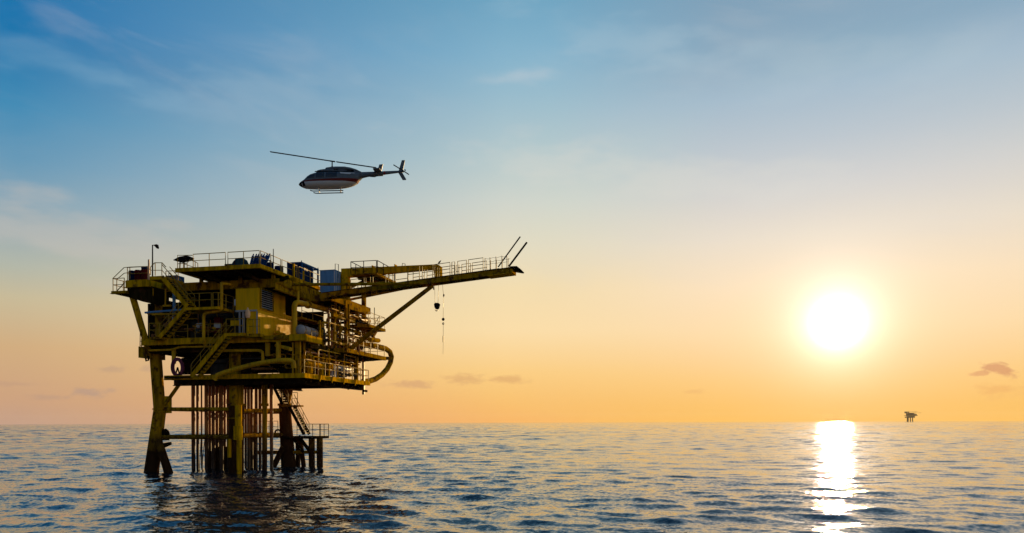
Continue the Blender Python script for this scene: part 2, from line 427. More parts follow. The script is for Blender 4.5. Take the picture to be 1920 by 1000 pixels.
    nn = vop('NORMALIZE', vop('ADD', g.outputs['Normal'], tl), None)
    t.l(nn, b.inputs['Normal'])
    me.materials.append(m)
    o = bpy.data.objects.new('sea', me); COL.objects.link(o)
    tag(o, 'choppy blue and golden sea reaching to the horizon', 'sea', kind='structure')
build_sea()

#PLATFORM
# ------------------------------------------------------------------ the near platform
ZL, ZM, ZMR, ZU, ZT = 7.85, 10.85, 10.45, 15.7, 16.4     # deck levels
VF, UR = -1.5, 6.9
PL = Thing('oil_platform', 'large yellow offshore oil platform standing on legs in the sea under the flying helicopter', 'oil platform', (0, 0, 0))
SPLIT = {'collar', 'bracket', 'saddle', 'knee_brace', 'conductor_guide', 'flange', 'post', 'cable', 'guard_post', 'cross_beam', 'wire', 'band', 'lifting_eye', 'caisson', 'diagonal_brace', 'sign_board', 'cabinet_door', 'spoke', 'stanchion', 'knee_plate', 'joist'}
def pieces(mb):
    """the separate solids collected in one builder, each as a builder of its own"""
    par = list(range(len(mb.v)))
    def find(i):
        while par[i] != i: par[i] = par[par[i]]; i = par[i]
        return i
    for f in mb.f:
        for k in f[1:]: par[find(k)] = find(f[0])
    out = {}
    for f, mi in zip(mb.f, mb.m): out.setdefault(find(f[0]), []).append((f, mi))
    res = []
    for fs in out.values():
        ids = sorted({i for f, _ in fs for i in f}); mp = {i: j for j, i in enumerate(ids)}; n = MB()
        n.v = [mb.v[i] for i in ids]; n.f = [tuple(mp[i] for i in f) for f, _ in fs]; n.m = [mi for _, mi in fs]; res.append(n)
    return res
_part = Thing.part
def split_part(self, name, mb, mat, parent=None):
    if name in SPLIT:
        for q in pieces(mb): o = _part(self, name, q, mat, parent)
        return o
    return _part(self, name, mb, mat, parent)
Thing.part = split_part
def P(name, mb, mat, parent=None): return PL.part(name, mb, mat, parent)
def M(): return MB()

def railing(mb, pts, h=1.1, sp=1.6, r=.032, mid=True):
    """posts, top rail and middle rail along a line of floor points"""
    pts = [np.array(p, float) for p in pts]; up = A(0, 0, h)
    mb.path([p + up for p in pts], r, 6)
    if mid: mb.path([p + up * .52 for p in pts], r * .85, 6)
    for a, b in zip(pts[:-1], pts[1:]):
        n = max(1, int(round(np.linalg.norm(b - a) / sp)))
        for i in range(n): mb.tube(a + (b - a) * i / n, a + (b - a) * i / n + up, r, n=6)
    mb.tube(pts[-1], pts[-1] + up, r, n=6)
    return mb

RUST2 = paint('rusty_leg_steel', (.10, .04, .012), .6, .6, .5, growth=True)
def stair(a, b, side, w, name='staircase', step_mat=None, sw=.32, rails=True, mat=None):
    """straight flight from a (bottom) to b (top); near stringer on the line a-b, the flight is w wide towards side"""
    a, b, side = np.array(a, float), np.array(b, float), np.array(side, float); side /= np.linalg.norm(side)
    mat = mat or YEL
    root = P(name, M().beam(a, b, .09, sw).beam(a + side * w, b + side * w, .09, sw), mat)
    n = max(3, int(abs(b[2] - a[2]) / .22)); st = M(); d = (b - a); hd = A(d[0], d[1], 0); hd /= np.linalg.norm(hd)
    for i in range(n):
        c0 = a + d * (i + .5) / n
        st.beam(c0 + side * .05, c0 + side * (w - .05), .24, .045)
    P('step', st, step_mat or DKST, root)
    if rails:
        for k in (0, w):
            m = M(); o = side * k; L = np.linalg.norm(d); up = A(0, 0, 1.0)
            m.path([a + o + up, b + o + up], .03, 6); m.path([a + o + up * .55, b + o + up * .55], .026, 6)
            for i in range(int(L / 1.2) + 1): q = a + d * min(1, i * 1.2 / L) + o; m.tube(q, q + up, .028, n=6)
            P('handrail', m, RAIL, root)
    return root

def slab(name, a, b, th, mat=GRAT, edge=.0, edge_mat=YEL, joists=None, jdir='v', js=1.4, jh=.3):
    """deck plate from corner a to corner b (top at z), with an edge beam ring and joists underneath"""
    (u0, v0, z), (u1, v1, _) = a, b
    o = P(name, M().box((u0, v0, z - th), (u1, v1, z)), mat)
    if edge:
        t = .10; m = M(); z1 = z + .03; z0 = z - edge
        m.box((u0 - t, v0 - t, z0), (u1 + t, v0 - .002, z1)); m.box((u0 - t, v1 + .002, z0), (u1 + t, v1 + t, z1))
        m.box((u0 - t, v0 + .0, z0), (u0 - .002, v1, z1)); m.box((u1 + .002, v0, z0), (u1 + t, v1, z1))
        # bottom flanges
        m.box((u0 - t - .06, v0 - t - .06, z0 - .04), (u1 + t + .06, v0 + .1, z0 - .002)); m.box((u1 - .1, v0 + .102, z0 - .04), (u1 + t + .06, v1, z0 - .002))
        P('edge_beam', m, edge_mat, o)
    if joists:
        m = M()
        if jdir == 'v':
            n = int((u1 - u0) / js)
            for i in range(1, n): u = u0 + (u1 - u0) * i / n; m.beam((u, v0 + .12, z - th - jh / 2 - .003), (u, v1 - .12, z - th - jh / 2 - .003), .14, jh)
        else:
            n = int((v1 - v0) / js)
            for i in range(1, n): v = v0 + (v1 - v0) * i / n; m.beam((u0 + .12, v, z - th - jh / 2 - .003), (u1 - .12, v, z - th - jh / 2 - .003), .14, jh)
        P('joist', m, UNDER, o)
    return o

def flange(mb, p, d, r):
    p = np.array(p, float); d = np.array(d, float) / np.linalg.norm(d)
    return mb.lathe(p - d * .10, p + d * .10, [(0, r), (.42, r), (.44, r * .86), (.56, r * .86), (.58, r), (1, r)], 14)

# ---- legs
def leg(pts, r, r2, name='leg'):
    o = P(name, M().path(pts[:3], r2 if r2 else r, 20), LEGM)
    return o
k0 = F(299.5, 771, 0); b0 = F(283.5, 888, 0); t0 = F(291.5, 664, 0)
dn = (b0 - k0) / np.linalg.norm(b0 - k0)
L1 = P('leg', M().tube(k0, t0, .47, n=22).tube(b0 + dn * .8, k0, .60, .50, n=22), LEGM)
P('collar', M().tube(k0 + A(0, 0, .10), k0 + A(0, 0, .22), .56, n=22).tube(F(301, 776, 0), F(300.3, 772.5, 0), .56, n=22), YELD, L1)
P('pile_brace', M().tube(F(297, 826, -.35), F(317, 890, -.9), .30, .36, n=16), LEGM, L1)
P('gusset_plate', M().prism([F(304, 743, 0), F(321, 743, 0), F(321, 775, 0), F(304, 775, 0)], A(0, .08, 0)), YEL, L1)
pe = M().prism([F(x, y, -.1) for x, y in ((303, 806), (310, 804), (315, 808), (317, 814), (316, 826), (303, 826))], A(0, .12, 0))
P('lifting_lug', pe, DKST, L1)
pe = M().path([F(312 + 3.6 * math.cos(a), 811 + 3.6 * math.sin(a), -.12) for a in np.linspace(0, 2 * math.pi, 14)[:-1]], .07, 6, closed=True)
P('lifting_lug', pe, DKST, L1)
P('anode_bracket', M().prism([F(x, y, -.25) for x, y in ((300, 832), (317, 829), (318, 834), (305, 840))], A(0, .3, 0)), DKST, L1)
P('side_plate', M().prism([F(x, y, .55) for x, y in ((285, 790), (300, 793), (296, 830), (283, 830))], A(0, -.05, 0)), RUST, L1)
L2 = P('leg', M().tube((0, 0, 5.5), (0, 0, 10), .57, n=22), LEGM)
P('lower_leg', M().tube((-.1, 0, -2.5), (0, 0, 5.49), .60, n=22), RUST2, L2)
P('collar', M().tube((0, 0, 5.42), (0, 0, 5.58), .70, n=22).tube((-.05, 0, 4.35), (-.05, 0, 4.45), .68, n=22), YELD, L2)
s0 = F(447, 799, -.9)
P('pile_sleeve', M().tube(F(447, 760, -.9), F(447, 800, -.9), .27, n=16).tube(F(446.5, 799, -.9), F(446.5, 825, -.9), .36, n=16).tube(F(448.5, 825, -.9), F(448.5, 900, -.9), .20, n=16), YEL, L2)
P('pile_stub', M().tube(F(430.5, 823, -.6), F(430.5, 858, -.6), .17, n=14), YEL, L2)
k3 = F(533.5, 759, 8); b3 = F(541.5, 884, 8)
L3 = P('leg', M().tube(k3, F(546, 700, 8), .47, n=22), LEGM)
P('lower_leg', M().tube(b3 + A(.06, 0, -.8), k3, .70, .52, n=22), RUST2, L3)
P('collar', M().tube(k3 - A(0, 0, .1), k3 + A(0, 0, .1), .62, n=22), YELD, L3)
P('pile_brace', M().tube(F(531, 838, 7.4), F(505, 892, 7.0), .26, n=14), LEGM, L3)
pe = M().path([F(521 + 5 * math.cos(a), 811 + 5 * math.sin(a), 7.6) for a in np.linspace(0, 2 * math.pi, 14)[:-1]], .08, 6, closed=True)
P('lifting_lug', pe, DKST, L3)
L4 = P('leg', M().tube((-7.2, 8, 5.1), (-7.0, 8, 10), .5, n=22).tube((-7.5, 8.4, -2.5), (-7.2, 8, 5.09), .62, .52, n=22), LEGM)
# ---- jacket bracing
for a, b, r in [(F(304, 767.5, 0), (-.4, 0, F(430, 767.5, 0)[2]), .16), (F(301, 819.5, 0), (-.4, 0, F(426, 820, 0)[2]), .19),
                ((.1, .5, 5.0), F(528, 769, 7.7), .17), ((.1, .5, 2.95), F(530, 815, 7.7), .18),
                ((-7.2, .4, 5.2), (-7.2, 7.7, 5.2), .16), ((-6.8, 8, 5.0), (-.5, 8, 5.0), .16), ((-7, 8, 2.8), (-.5, 8, 2.8), .18),
                (F(470, 848, 8), F(598, 848, 8), .15), (F(309, 759, 0), F(344, 710, 0), .15)]:
    P('brace', M().tube(a, b, r, n=14), LEGM if r != .15 else YELD)
P('brace', M().tube((-6.9, 7.8, 5.1), (-4.2, 8, 8), .15, n=12), YELD)
P('conductor_guide', M().box((-6.2, 2.2, 2.75), (-.9, 2.45, 3.05)).box((-6.2, 6.3, 2.75), (-.9, 6.55, 3.05)).box((-6.2, 4.3, 2.78), (-.9, 4.5, 3.02)), DKST)
P('conductor_guide', M().box((-6.2, 2.2, 5.05), (-.9, 2.4, 5.25)).box((-6.2, 6.3, 5.05), (-.9, 6.5, 5.25)), DKST)
# ---- conductors
cond = [(362.5, 7.2, 3), (370.5, 5.2, 4), (387, 7, 3), (393.5, 5.5, 5), (400, 7, 3.4), (407, 5.5, 5), (415.5, 7, 3), (421.5, 5, 5.4), (428, 6, 4),
        (460.5, 4.6, 5), (466, 5.6, 3), (472, 5.2, 5.4), (480.5, 5.6, 4), (487.5, 5.6, 5), (509, 6.4, 3.2), (378, 3, 6), (435, 6, 5.6), (448, 6, 5), (455, 5, 3.6), (390, 5, 6), (397, 5, 6)]
for x, w, v in cond:
    p = F(x, 800, v); r = w / 2 / (FPX / (60 + v))
    P('conductor_pipe', M().tube((p[0], v, -2), (p[0], v, ZL - .3), r, n=14), RUST)
cc = F(496.5, 800, 1.2)
o = P('conductor_pipe', M().tube((cc[0], 1.2, 5.4), (cc[0], 1.2, ZL - .3), .24, n=16).tube((cc[0] - .05, 1.2, -2), (cc[0], 1.2, 5.39), .21, n=16), LEGM)
P('collar', M().tube((cc[0], 1.2, 5.4), (cc[0], 1.2, 5.62), .32, n=16), YELD, o)
for x0, x1 in ((374, 377), (379, 384)):
    P('cable', M().path([F(x1, 823, 3), F(x0 + 1, 860, 3), F(x0, 884, 3)], .03, 6), DKST)
# caisson dark mass between the conductors
P('caisson', M().tube((-5.2, 5, -2), (-5.2, 5, 1.5), .8, n=20).tube((-4.0, 4.6, -2), (-4.0, 4.6, 1.9), .8, n=20).tube((-2.2, 6, -2), (-2.2, 6, 5.2), .35, n=16), LEGM)
P('caisson', M().tube((-1.4, 2.2, -2), (-1.4, 2.2, 4.2), .42, n=18), LEGM)

# ---- boat landing
def blp(x, y, v): return F(x, y, v)
zl = F(560, 818, 8.2)[2]
u0, u1 = F(544, 818, 8.2)[0], F(604, 818, 8.2)[0]
BL = P('boat_landing', M().box((u0, 6.9, zl - .22), (u1, 9.6, zl)), DKST)
P('railing', railing(M(), [(u0, 9.5, zl), (u1, 9.5, zl), (u1, 7.7, zl)], sp=.9, r=.03), DKST, BL)
for x, w, v in ((558.5, .42, 9.4), (584.5, .55, 7.9), (599.5, .55, 8.0)):
    p = F(x, 830, v); P('post', M().tube((p[0], v, -2), (p[0], v, zl - .2), w / 2 * 1.05, n=14), LEGM, BL)
P('post', M().tube(F(571, 886, 9), F(562, 818, 9), .22, n=14), LEGM, BL)
P('diagonal_brace', M().tube(F(548, 820, 7.8), F(569, 848, 7.8), .14, n=10).tube(F(560, 818, 7.9), F(582, 848, 7.9), .16, n=10), DKST, BL)
P('fender', M().beam(F(598, 848, 8.05) , F(470, 850, 8.3), .16, .26), LEGM, BL)
P('railing', railing(M(), [F(488, 812, 8.6), F(521, 812, 8.6)], sp=.9, r=.028), DKST, BL)
P('walkway', M().box((F(458, 812, 6)[0], 5.9, 3.0), (F(508, 812, 6)[0], 6.8, 3.14)), DKST, BL)
# stairs from the lower deck down to the landing
sA, sB = F(529.5, 758, 6.2), F(508.5, 716, 6.2); stair(sA, sB, (0, 1, 0), 1.0, step_mat=RAIL, sw=.26, mat=DKST)
sC, sD = F(570, 815, 6.2), F(541, 760, 6.2); stair(sC, sD, (0, 1, 0), 1.0, step_mat=RAIL, sw=.26, mat=DKST)
lp = F(526, 760, 6.1); lq = F(558, 760, 6.1)
LN = P('stair_landing', M().box((lp[0], 6.1, lp[2] - .14), (lq[0], 7.2, lp[2])), YELD)
P('railing', railing(M(), [F(548, 759, 7.2), F(558, 759, 7.2)], sp=1), RAIL, LN)

# ---- decks
uL0 = F(311, 708, VF)[0]
LD = slab('lower_deck', (uL0, VF, ZL), (UR - .1, 11.2, ZL), .14, GRAT, .30, YEL, True, 'u', 1.3, .45)
P('girder', M().ibeam((uL0 + .3, VF + .6, ZL - .48), (UR - .3, VF + .6, ZL - .48), .3, .62).ibeam((uL0 + .3, 6, ZL - .5), (UR - .3, 6, ZL - .5), .3, .62).ibeam((UR - .7, VF + .8, ZL - .5), (UR - .7, 11, ZL - .5), .3, .6)
  .ibeam((0, VF + .8, ZL - .5), (0, 11, ZL - .5), .3, .6), DKST, LD)
P('outrigger', M().box((F(684, 720, 10)[0], 9.6, ZL - 1.0), (UR + .1, 10.4, ZL - .8)), DKST, LD)
P('drain_pipe', M().tube(S(653, 720, UR - 1.2), S(653, 731, UR - 1.2), .08, n=10), DKST, LD)
rp = [(F(560, 700, VF)[0], VF, ZL), (UR - .1, VF, ZL), (UR - .1, 11.1, ZL)]
P('railing', railing(M(), rp, sp=1.7), RAIL, LD)
P('railing', railing(M(), [(UR - .1, 11.1, ZL), (3.5, 11.1, ZL)], sp=1.7), RAIL, LD)
kp = M()
for v in (0.7, 2.9, 5.2, 7.6): kp.prism([(UR + .02, v, ZL - .3), (UR + .02, v, ZL + .02), (UR + .22, v, ZL + .02), (UR + .12, v, ZL - .5)], A(0, .12, 0))
P('bracket', kp, YEL, LD)

uM0 = F(268, 637, VF)[0]
MD = slab('main_deck', (uM0, VF, ZM), (UR, VF + 2.6, ZM), .12, GRAT, .44, YEL, True, 'v', 1.5, .3)
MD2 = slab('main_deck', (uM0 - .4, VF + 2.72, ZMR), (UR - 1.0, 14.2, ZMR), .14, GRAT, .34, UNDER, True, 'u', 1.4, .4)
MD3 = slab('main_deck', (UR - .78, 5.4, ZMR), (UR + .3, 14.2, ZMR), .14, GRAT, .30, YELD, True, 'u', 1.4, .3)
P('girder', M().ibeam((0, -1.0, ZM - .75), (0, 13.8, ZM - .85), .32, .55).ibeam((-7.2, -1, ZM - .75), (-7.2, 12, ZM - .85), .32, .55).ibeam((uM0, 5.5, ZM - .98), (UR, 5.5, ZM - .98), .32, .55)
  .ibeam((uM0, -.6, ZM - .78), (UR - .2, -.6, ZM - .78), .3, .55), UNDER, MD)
# box girder end at the front right corner
e0, e1 = F(543, 636, VF - .35)[0], F(573, 636, VF - .35)[0]
P('box_girder', M().box((e0, VF - .42, ZM - .46), (e1 + .05, VF - .13, ZM + .03)), YEL, MD)
P('box_girder', M().box((F(484, 636, VF)[0], VF - .30, ZM - .30), (e0 - .01, VF - .12, ZM + .0)), YELD, MD)
P('railing', railing(M(), [(F(300, 635, VF)[0], VF, ZM), (F(352, 635, VF)[0], VF, ZM)], sp=1.4), RAIL, MD)
P('railing', railing(M(), [(F(366, 635, VF)[0], VF, ZM), (F(415, 635, VF)[0], VF, ZM)], sp=1.4), RAIL, MD)
P('railing', railing(M(), [(UR - .95, 1.4, ZMR), (UR - .95, 5.2, ZMR)], sp=1.5), RAIL, MD2)
P('railing', railing(M(), [(UR + .3, 5.6, ZMR), (UR + .3, 14.1, ZMR), (4, 14.1, ZMR)], sp=1.7), RAIL, MD2)
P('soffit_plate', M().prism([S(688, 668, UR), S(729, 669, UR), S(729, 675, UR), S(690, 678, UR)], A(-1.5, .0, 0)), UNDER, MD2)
# left side box plate
P('cable_box', M().prism([F(259.5, 650, VF), F(272, 650, VF), F(272, 671, VF), F(259.5, 671, VF)], A(0, 2.5, 0)), YELD)
P('pipe_bend', M().path([F(273, 671, -1.2), F(274, 677, -1.2), F(278, 676, -1.2), F(279, 668, -1.2)], .07, 8), DKST)

# upper deck: basket deck on the left, main part, and right part
uA0, uA1 = F(239, 526, VF)[0], F(277, 526, VF)[0]
zA = F(258, 526, VF)[2]
UA = slab('upper_deck', (uA0, VF, zA), (uA1, 6, zA), .16, GRAT, .52, YEL, True, 'u', 1.3, .4)
uW = F(212, 546, VF)[0]; zW = F(225, 546.5, VF)[2]
WK = slab('side_walkway', (uW, VF, zW), (uA0 - .15, 4.5, zW), .10, GRAT, .16, YELD)
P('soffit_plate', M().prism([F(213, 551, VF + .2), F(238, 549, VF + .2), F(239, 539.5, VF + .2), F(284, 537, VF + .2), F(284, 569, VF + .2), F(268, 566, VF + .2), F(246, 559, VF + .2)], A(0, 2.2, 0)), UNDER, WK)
P('railing', railing(M(), [(uA0 - .3, VF, zW), (uW, VF, zW), (uW, 4.4, zW)], h=1.08, sp=1.1), RAIL, WK)
m = M()
m.path([F(211, 523, VF + .1), F(232.5, 502, VF + .1), F(244, 501, VF + .1), F(270, 500, VF + .1)], .03, 6); m.path([F(219, 524, VF + .1), F(233, 512.5, VF + .1), F(242, 511.5, VF + .1)], .03, 6)
for x, y0, y1 in ((243.5, 501, 524), (219, 524, 546)): m.tube(F(x, y0, VF + .1), F(x, y1, VF + .1), .032, n=6)
m.tube(F(220, 545, VF + .1), F(234, 530, VF + .1), .04, n=6)
P('handrail', m, RAIL, WK)
P('railing', railing(M(), [(uA0, VF, zA), (uA1, VF, zA)], sp=1.7), RAIL, UA)

uB0 = F(281, 526, .4)[0]
UB = slab('upper_deck', (uB0, .4, ZU), (4.0, 10.5, ZU), .16, GRAT, .62, YELD, True, 'u', 1.3, .5)
P('railing', railing(M(), [(F(311, 500, .4)[0], .4, ZU), (F(334, 500, .4)[0], .4, ZU)], sp=.9), RAIL, UB)
UC = slab('upper_deck', (4.2, 4.6, 15.1), (6.1, 13.0, 15.1), .16, GRAT, .55, YELD, True, 'u', 1.2, .4)
P('girder', M().ibeam((4.0, -.9, 14.9), (4.0, 10.4, 14.75), .3, .6), YELD, UB)
P('knee_plate', M().prism([S(564, 548, 4.25), S(612, 563, 4.25), S(612, 572, 4.25), S(564, 557, 4.25)], A(-.1, 0, 0)), YELD, UB)
P('knee_plate', M().prism([S(648, 563, 6.25), S(690, 581, 6.25), S(690, 590, 6.25), S(648, 577, 6.25)], A(-.1, 0, 0)), YELD, UC)

# top deck
TD = slab('top_deck', (-4.0, -2, ZT), (3.33, 8.4, ZT), .12, GRAT, .26, YEL, True, 'v', 1.3, .25)
m = M()
for p, q in ((F(449, 509, -1.6), F(490, 528, .6)), (F(375, 512, -1.6), F(420, 532, .6)), (F(540, 520, -.5), F(500, 535, 2))):
    m.beam(p, q, .16, .28)
P('knee_brace', m, UNDER, TD)
m = M()
for (x, y) in ((-3.6, .6), (0, .6), (3, .6), (3, 4.5), (3, 8.2), (-3.6, 8)): m.box((x - .12, y - .12, ZU + .02), (x + .12, y + .12, ZT - .27))
P('post', m, YELD, TD)
P('corner_block', M().box(S(549, 530, 3.7) - A(.35, .35, .75), S(549, 530, 3.7) + A(.35, .3, .35)), YELD, TD)
def panels(pts, h, gap, base_z, name, parent):
    for a, b in pts:
        m = M(); a, b = A(*a, base_z), A(*b, base_z); d = (b - a) / np.linalg.norm(b - a); a2, b2 = a + d * gap, b - d * gap
        m.path([a2, a2 + A(0, 0, h), b2 + A(0, 0, h), b2], .034, 6); m.path([a2 + A(0, 0, h * .52), b2 + A(0, 0, h * .52)], .028, 6)
        L = np.linalg.norm(b2 - a2); n = max(1, int(round(L / 1.7)))
        for i in range(1, n): q = a2 + (b2 - a2) * i / n; m.tube(q, q + A(0, 0, h), .03, n=6)
        P(name, m, RAIL, parent)
xs = [F(x, 490, -2.02)[0] for x in (361, 424, 426, 487.5)]
panels([((xs[0], -2.02), (xs[1], -2.02)), ((xs[2], -2.02), (xs[3], -2.02))], 1.08, .06, ZT, 'railing', TD)
panels([((3.35, -2), (3.35, 1.2)), ((3.35, 1.3), (3.35, 3.9))], 1.08, .05, ZT, 'railing', TD)
panels([((3.38, 4.1), (3.38, 8.3))], 1.08, .05, ZT, 'railing', TD)
m = M(); p = S(551, 527, 3.45); m.box(p - A(.06, .1, 0), p + A(.06, .1, 1.45))
p = S(569, 530, 3.45); m.box(p - A(.05, .08, 0), p + A(.05, .08, 1.0)); P('guard_post', m, YEL, TD)
P('aerial', M().tube(S(512.5, 508, 3.4), S(512.5, 467, 3.4), .045, .03, n=8), DKST, TD)
# low stair and rails at the left end of the top deck
m = M()
for x in (333, 337.5, 344, 351, 366): m.tube(F(x, 505, -1.2), F(x, 494 if x < 360 else 491, -1.2), .03, n=6)
m.path([F(333, 495, -1.2), F(350, 494, -1.2), F(356, 488, -1.2), F(366, 491, -1.2), F(371, 494, -1.2), F(371, 504, -1.2)], .03, 6); m.path([F(333, 507, -1.2), F(333, 479, -1.2), F(361, 479, -1.2)], .032, 6); m.tube(F(345, 495, -1.2), F(365, 502, -1.2), .03, n=6)
P('railing', m, RAIL, TD)

# ---- stairs on the front
rt = F(303.5, 519.5, -2.4); rb = F(351, 574.5, -2.4); stair(rb, rt, (0, 1, 0), .95, sw=.36)
lz = F(380, 576, -2.4)[2]; la, lb = F(349, 576, -2.4)[0], F(409, 576, -2.4)[0]
LA = P('stair_landing', M().box((la, -2.42, lz - .2), (lb, -.2, lz)), YEL)
P('railing', railing(M(), [(la + .1, -2.38, lz), (F(396, 576, -2.4)[0], -2.38, lz)], sp=1.05), RAIL, LA)
P('railing', railing(M(), [(F(399, 576, -2.4)[0], -2.38, lz), (lb, -2.38, lz), (lb, -.3, lz)], sp=1.2), RAIL, LA)
ta, tb = F(281, 518, -2.4)[0], F(304, 518, -2.4)[0]; tz = F(292, 518, -2.4)[2]
TA = P('stair_landing', M().box((ta, -2.42, tz - .28), (tb, .3, tz)), YEL)
m = M(); m.path([F(282, 516, -2.4), F(282, 501.5, -2.4), F(290, 493, -2.4), F(304, 493, -2.4), F(311, 501, -2.4)], .034, 6)
for x in (291, 303.5): m.tube(F(x, 493, -2.4), F(x, 517, -2.4), .032, n=6)
m.path([F(283, 507, -2.4), F(304, 507, -2.4)], .028, 6); P('railing', m, RAIL, TA)
stair(F(299, 633, -2.4), F(348, 577, -2.4), (0, 1, 0), .95, sw=.30)
fa, fb = F(280, 634, -2.4)[0], F(301, 634, -2.4)[0]; fz = F(290, 632, -2.4)[2]
FA = P('stair_landing', M().box((fa, -2.42, fz - .18), (fb, VF - .12, fz)), YELD)
P('railing', railing(M(), [(fb - .1, -2.4, fz), (fa, -2.4, fz), (fa, -1.6, fz)], sp=.8), RAIL, FA)
stair(F(358.5, 707, -2.6), F(424, 627, -2.6), (0, 1, 0), .95, sw=.32)
ga, gb = F(423, 626, -2.6)[0], F(457, 626, -2.6)[0]; gz = F(440, 624.5, -2.6)[2]
GA = P('stair_landing', M().box((ga, -2.62, gz - .24), (gb, VF - .12, gz)), YEL)
P('railing', railing(M(), [(ga + .05, -2.6, gz), (gb, -2.6, gz)], sp=.8), RAIL, GA)
ha, hb = gb + .05, F(487, 632, -2.3)[0]
GB = P('stair_landing', M().box((ha, -2.3, gz - .32), (hb, VF - .12, gz - .06)), YELD)
P('railing', railing(M(), [(ha, -2.28, gz - .06), (hb, -2.28, gz - .06)], sp=.75), RAIL, GB)
P('sign_board', M().prism([F(432, 601, -2.62), F(448, 601, -2.62), F(448, 611, -2.62), F(432, 611, -2.62)], A(0, .04, 0)), YEL, GA)
# lantern on its post
lpst = P('lantern_post', M().tube(F(464.5, 630, -2.45), F(464.5, 597, -2.45), .07, n=10), YEL)
q = F(464.5, 597, -2.45); q2 = F(464.5, 577, -2.45)
P('lantern', M().lathe(q, q2, [(0, .10), (.08, .17), (.2, .16), (.24, .2), (.55, .19), (.72, .15), (.8, .09), (1, .05)], 14), PEACH, lpst)

# ---- equipment room
CU, CVf = 2.70, -1.2
x0 = F(442, 560, CVf)[0]; zt = F(486, 540, CVf)[2]; zd = F(470, 581, CVf)[2]; zb = ZM + .02
vs = S(535, 560, CU)[1]; vl = S(547, 610, CU)[1]; zs = S(541, 592, CU)[2]
RM = P('equipment_room', M().box((x0, CVf, zd), (CU, vs, zt)).box((CU - .9, CVf + .0, zb), (CU - .002, vl, zd - .002)).box((x0 + .1, CVf + .9, zb), (CU - .91, vs, zd - .002)).box((CU - 1.2, vs + .002, zd + .0), (CU - .004, vl, zs)), ROOMY)
P('roof_trim', M().box((x0 - .03, CVf - .03, zt + .002), (CU + .03, vs + .03, zt + .07)), YELD, RM)
lo0, lo1 = S(487.6, 560, CU)[1], S(510, 560, CU)[1]; lzt, lzb = S(487.6, 542, CU)[2], S(487.6, 577.5, CU)[2]
LV = P('louvre', M().box((CU + .01, lo0, lzb), (CU + .03, lo1, lzt)), BLK, RM)
m = M(); n = 9
for i in range(n):
    z = lzb + (lzt - lzb) * (i + .5) / n; m.prism([(CU + .035, lo0 + .03, z + .03), (CU + .035, lo0 + .03, z + .05), (CU + .10, lo0 + .03, z - .01), (CU + .10, lo0 + .03, z - .03)], A(0, lo1 - lo0 - .06, 0))
P('slat', m, GREY, LV)
m = M(); t = .07
m.box((CU + .032, lo0 - t, lzb - t), (CU + .14, lo0, lzt + t)); m.box((CU + .032, lo1, lzb - t), (CU + .14, lo1 + t, lzt + t)); m.box((CU + .032, lo0 + .002, lzb - t), (CU + .14, lo1 - .002, lzb)); m.box((CU + .032, lo0 + .002, lzt), (CU + .14, lo1 - .002, lzt + t))
P('louvre_frame', m, YELD, LV)
dx0, dx1 = F(452, 600, CVf)[0], F(481, 600, CVf)[0]
DR = P('doorway', M().box((x0 + .1, CVf + .78, zb), (CU - .91, CVf + .88, zd - .01)), BLK, RM)
m = M(); m.box((x0 - .02, CVf - .06, zd - .14), (CU - .1, CVf + .1, zd - .01))
for x in (449, 456, 482): u = F(x, 600, CVf)[0]; m.box((u - .06, CVf - .02, zb), (u + .06, CVf + .08, zd - .15))
P('door_frame', m, GREY, RM)
P('door', M().box((F(450, 600, CVf)[0], CVf + .3, zb), (F(455, 600, CVf)[0], CVf + .36, zd - .2)), GREY, RM)
P('junction_box', M().box(F(440.5, 567, CVf) - A(.07, 0, .25), F(441.5, 567, CVf) + A(.0, .4, .25)), WHITE, RM)
P('seam', M().box((CU + .001, vs - .9, zd), (CU + .012, vs - .87, zt - .1)).box((CU + .001, CVf + .02, zd - .02), (CU + .012, vs - .05, zd)), YELD, RM)
m = M(); p = S(515, 623, CU + .4); flange(m.tube(p, p + A(.0, 1.6, 0), .1), p + A(0, .5, 0), A(0, 1, 0), .2); m.tube(p + A(0, .7, 0), p + A(0, .7, .45), .05); m.tube(p + A(0, .7, .45) - A(.0, .18, 0), p + A(0, .7, .45) + A(0, .18, 0), .03)
P('valve', m, YEL, RM)

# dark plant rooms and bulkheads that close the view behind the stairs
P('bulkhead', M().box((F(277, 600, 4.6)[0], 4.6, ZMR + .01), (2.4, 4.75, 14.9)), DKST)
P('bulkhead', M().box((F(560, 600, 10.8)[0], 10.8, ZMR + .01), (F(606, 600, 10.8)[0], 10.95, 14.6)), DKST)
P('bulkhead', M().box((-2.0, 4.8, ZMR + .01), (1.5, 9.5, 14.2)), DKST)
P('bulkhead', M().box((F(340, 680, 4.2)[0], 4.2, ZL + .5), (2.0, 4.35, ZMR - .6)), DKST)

# ---- large yellow pipes
bigv = S(560, 566, 4.6)[1]
pA = A(4.6, bigv, ZM + .0); zt_ = S(556, 565, 4.6)[2]
o = P('pipe_run', M().path([(4.35, bigv - .25, ZM), (4.35, bigv - .25, zt_), (4.6, bigv + 1.0, zt_), S(690, 602.5, 4.7)], .22, 16, bend=.55), PIPEY)
d_ = S(690, 602.5, 4.7) - A(4.6, bigv + 1., zt_)
P('flange', flange(flange(M(), A(4.6, bigv + 1., zt_) + d_ * .045, d_, .33), S(690, 602.5, 4.7), d_, .28), YEL, o)
P('pipe_run', M().tube(S(559, 566, 4.5), S(559, 546, 4.5), .10, n=12), PIPEY)
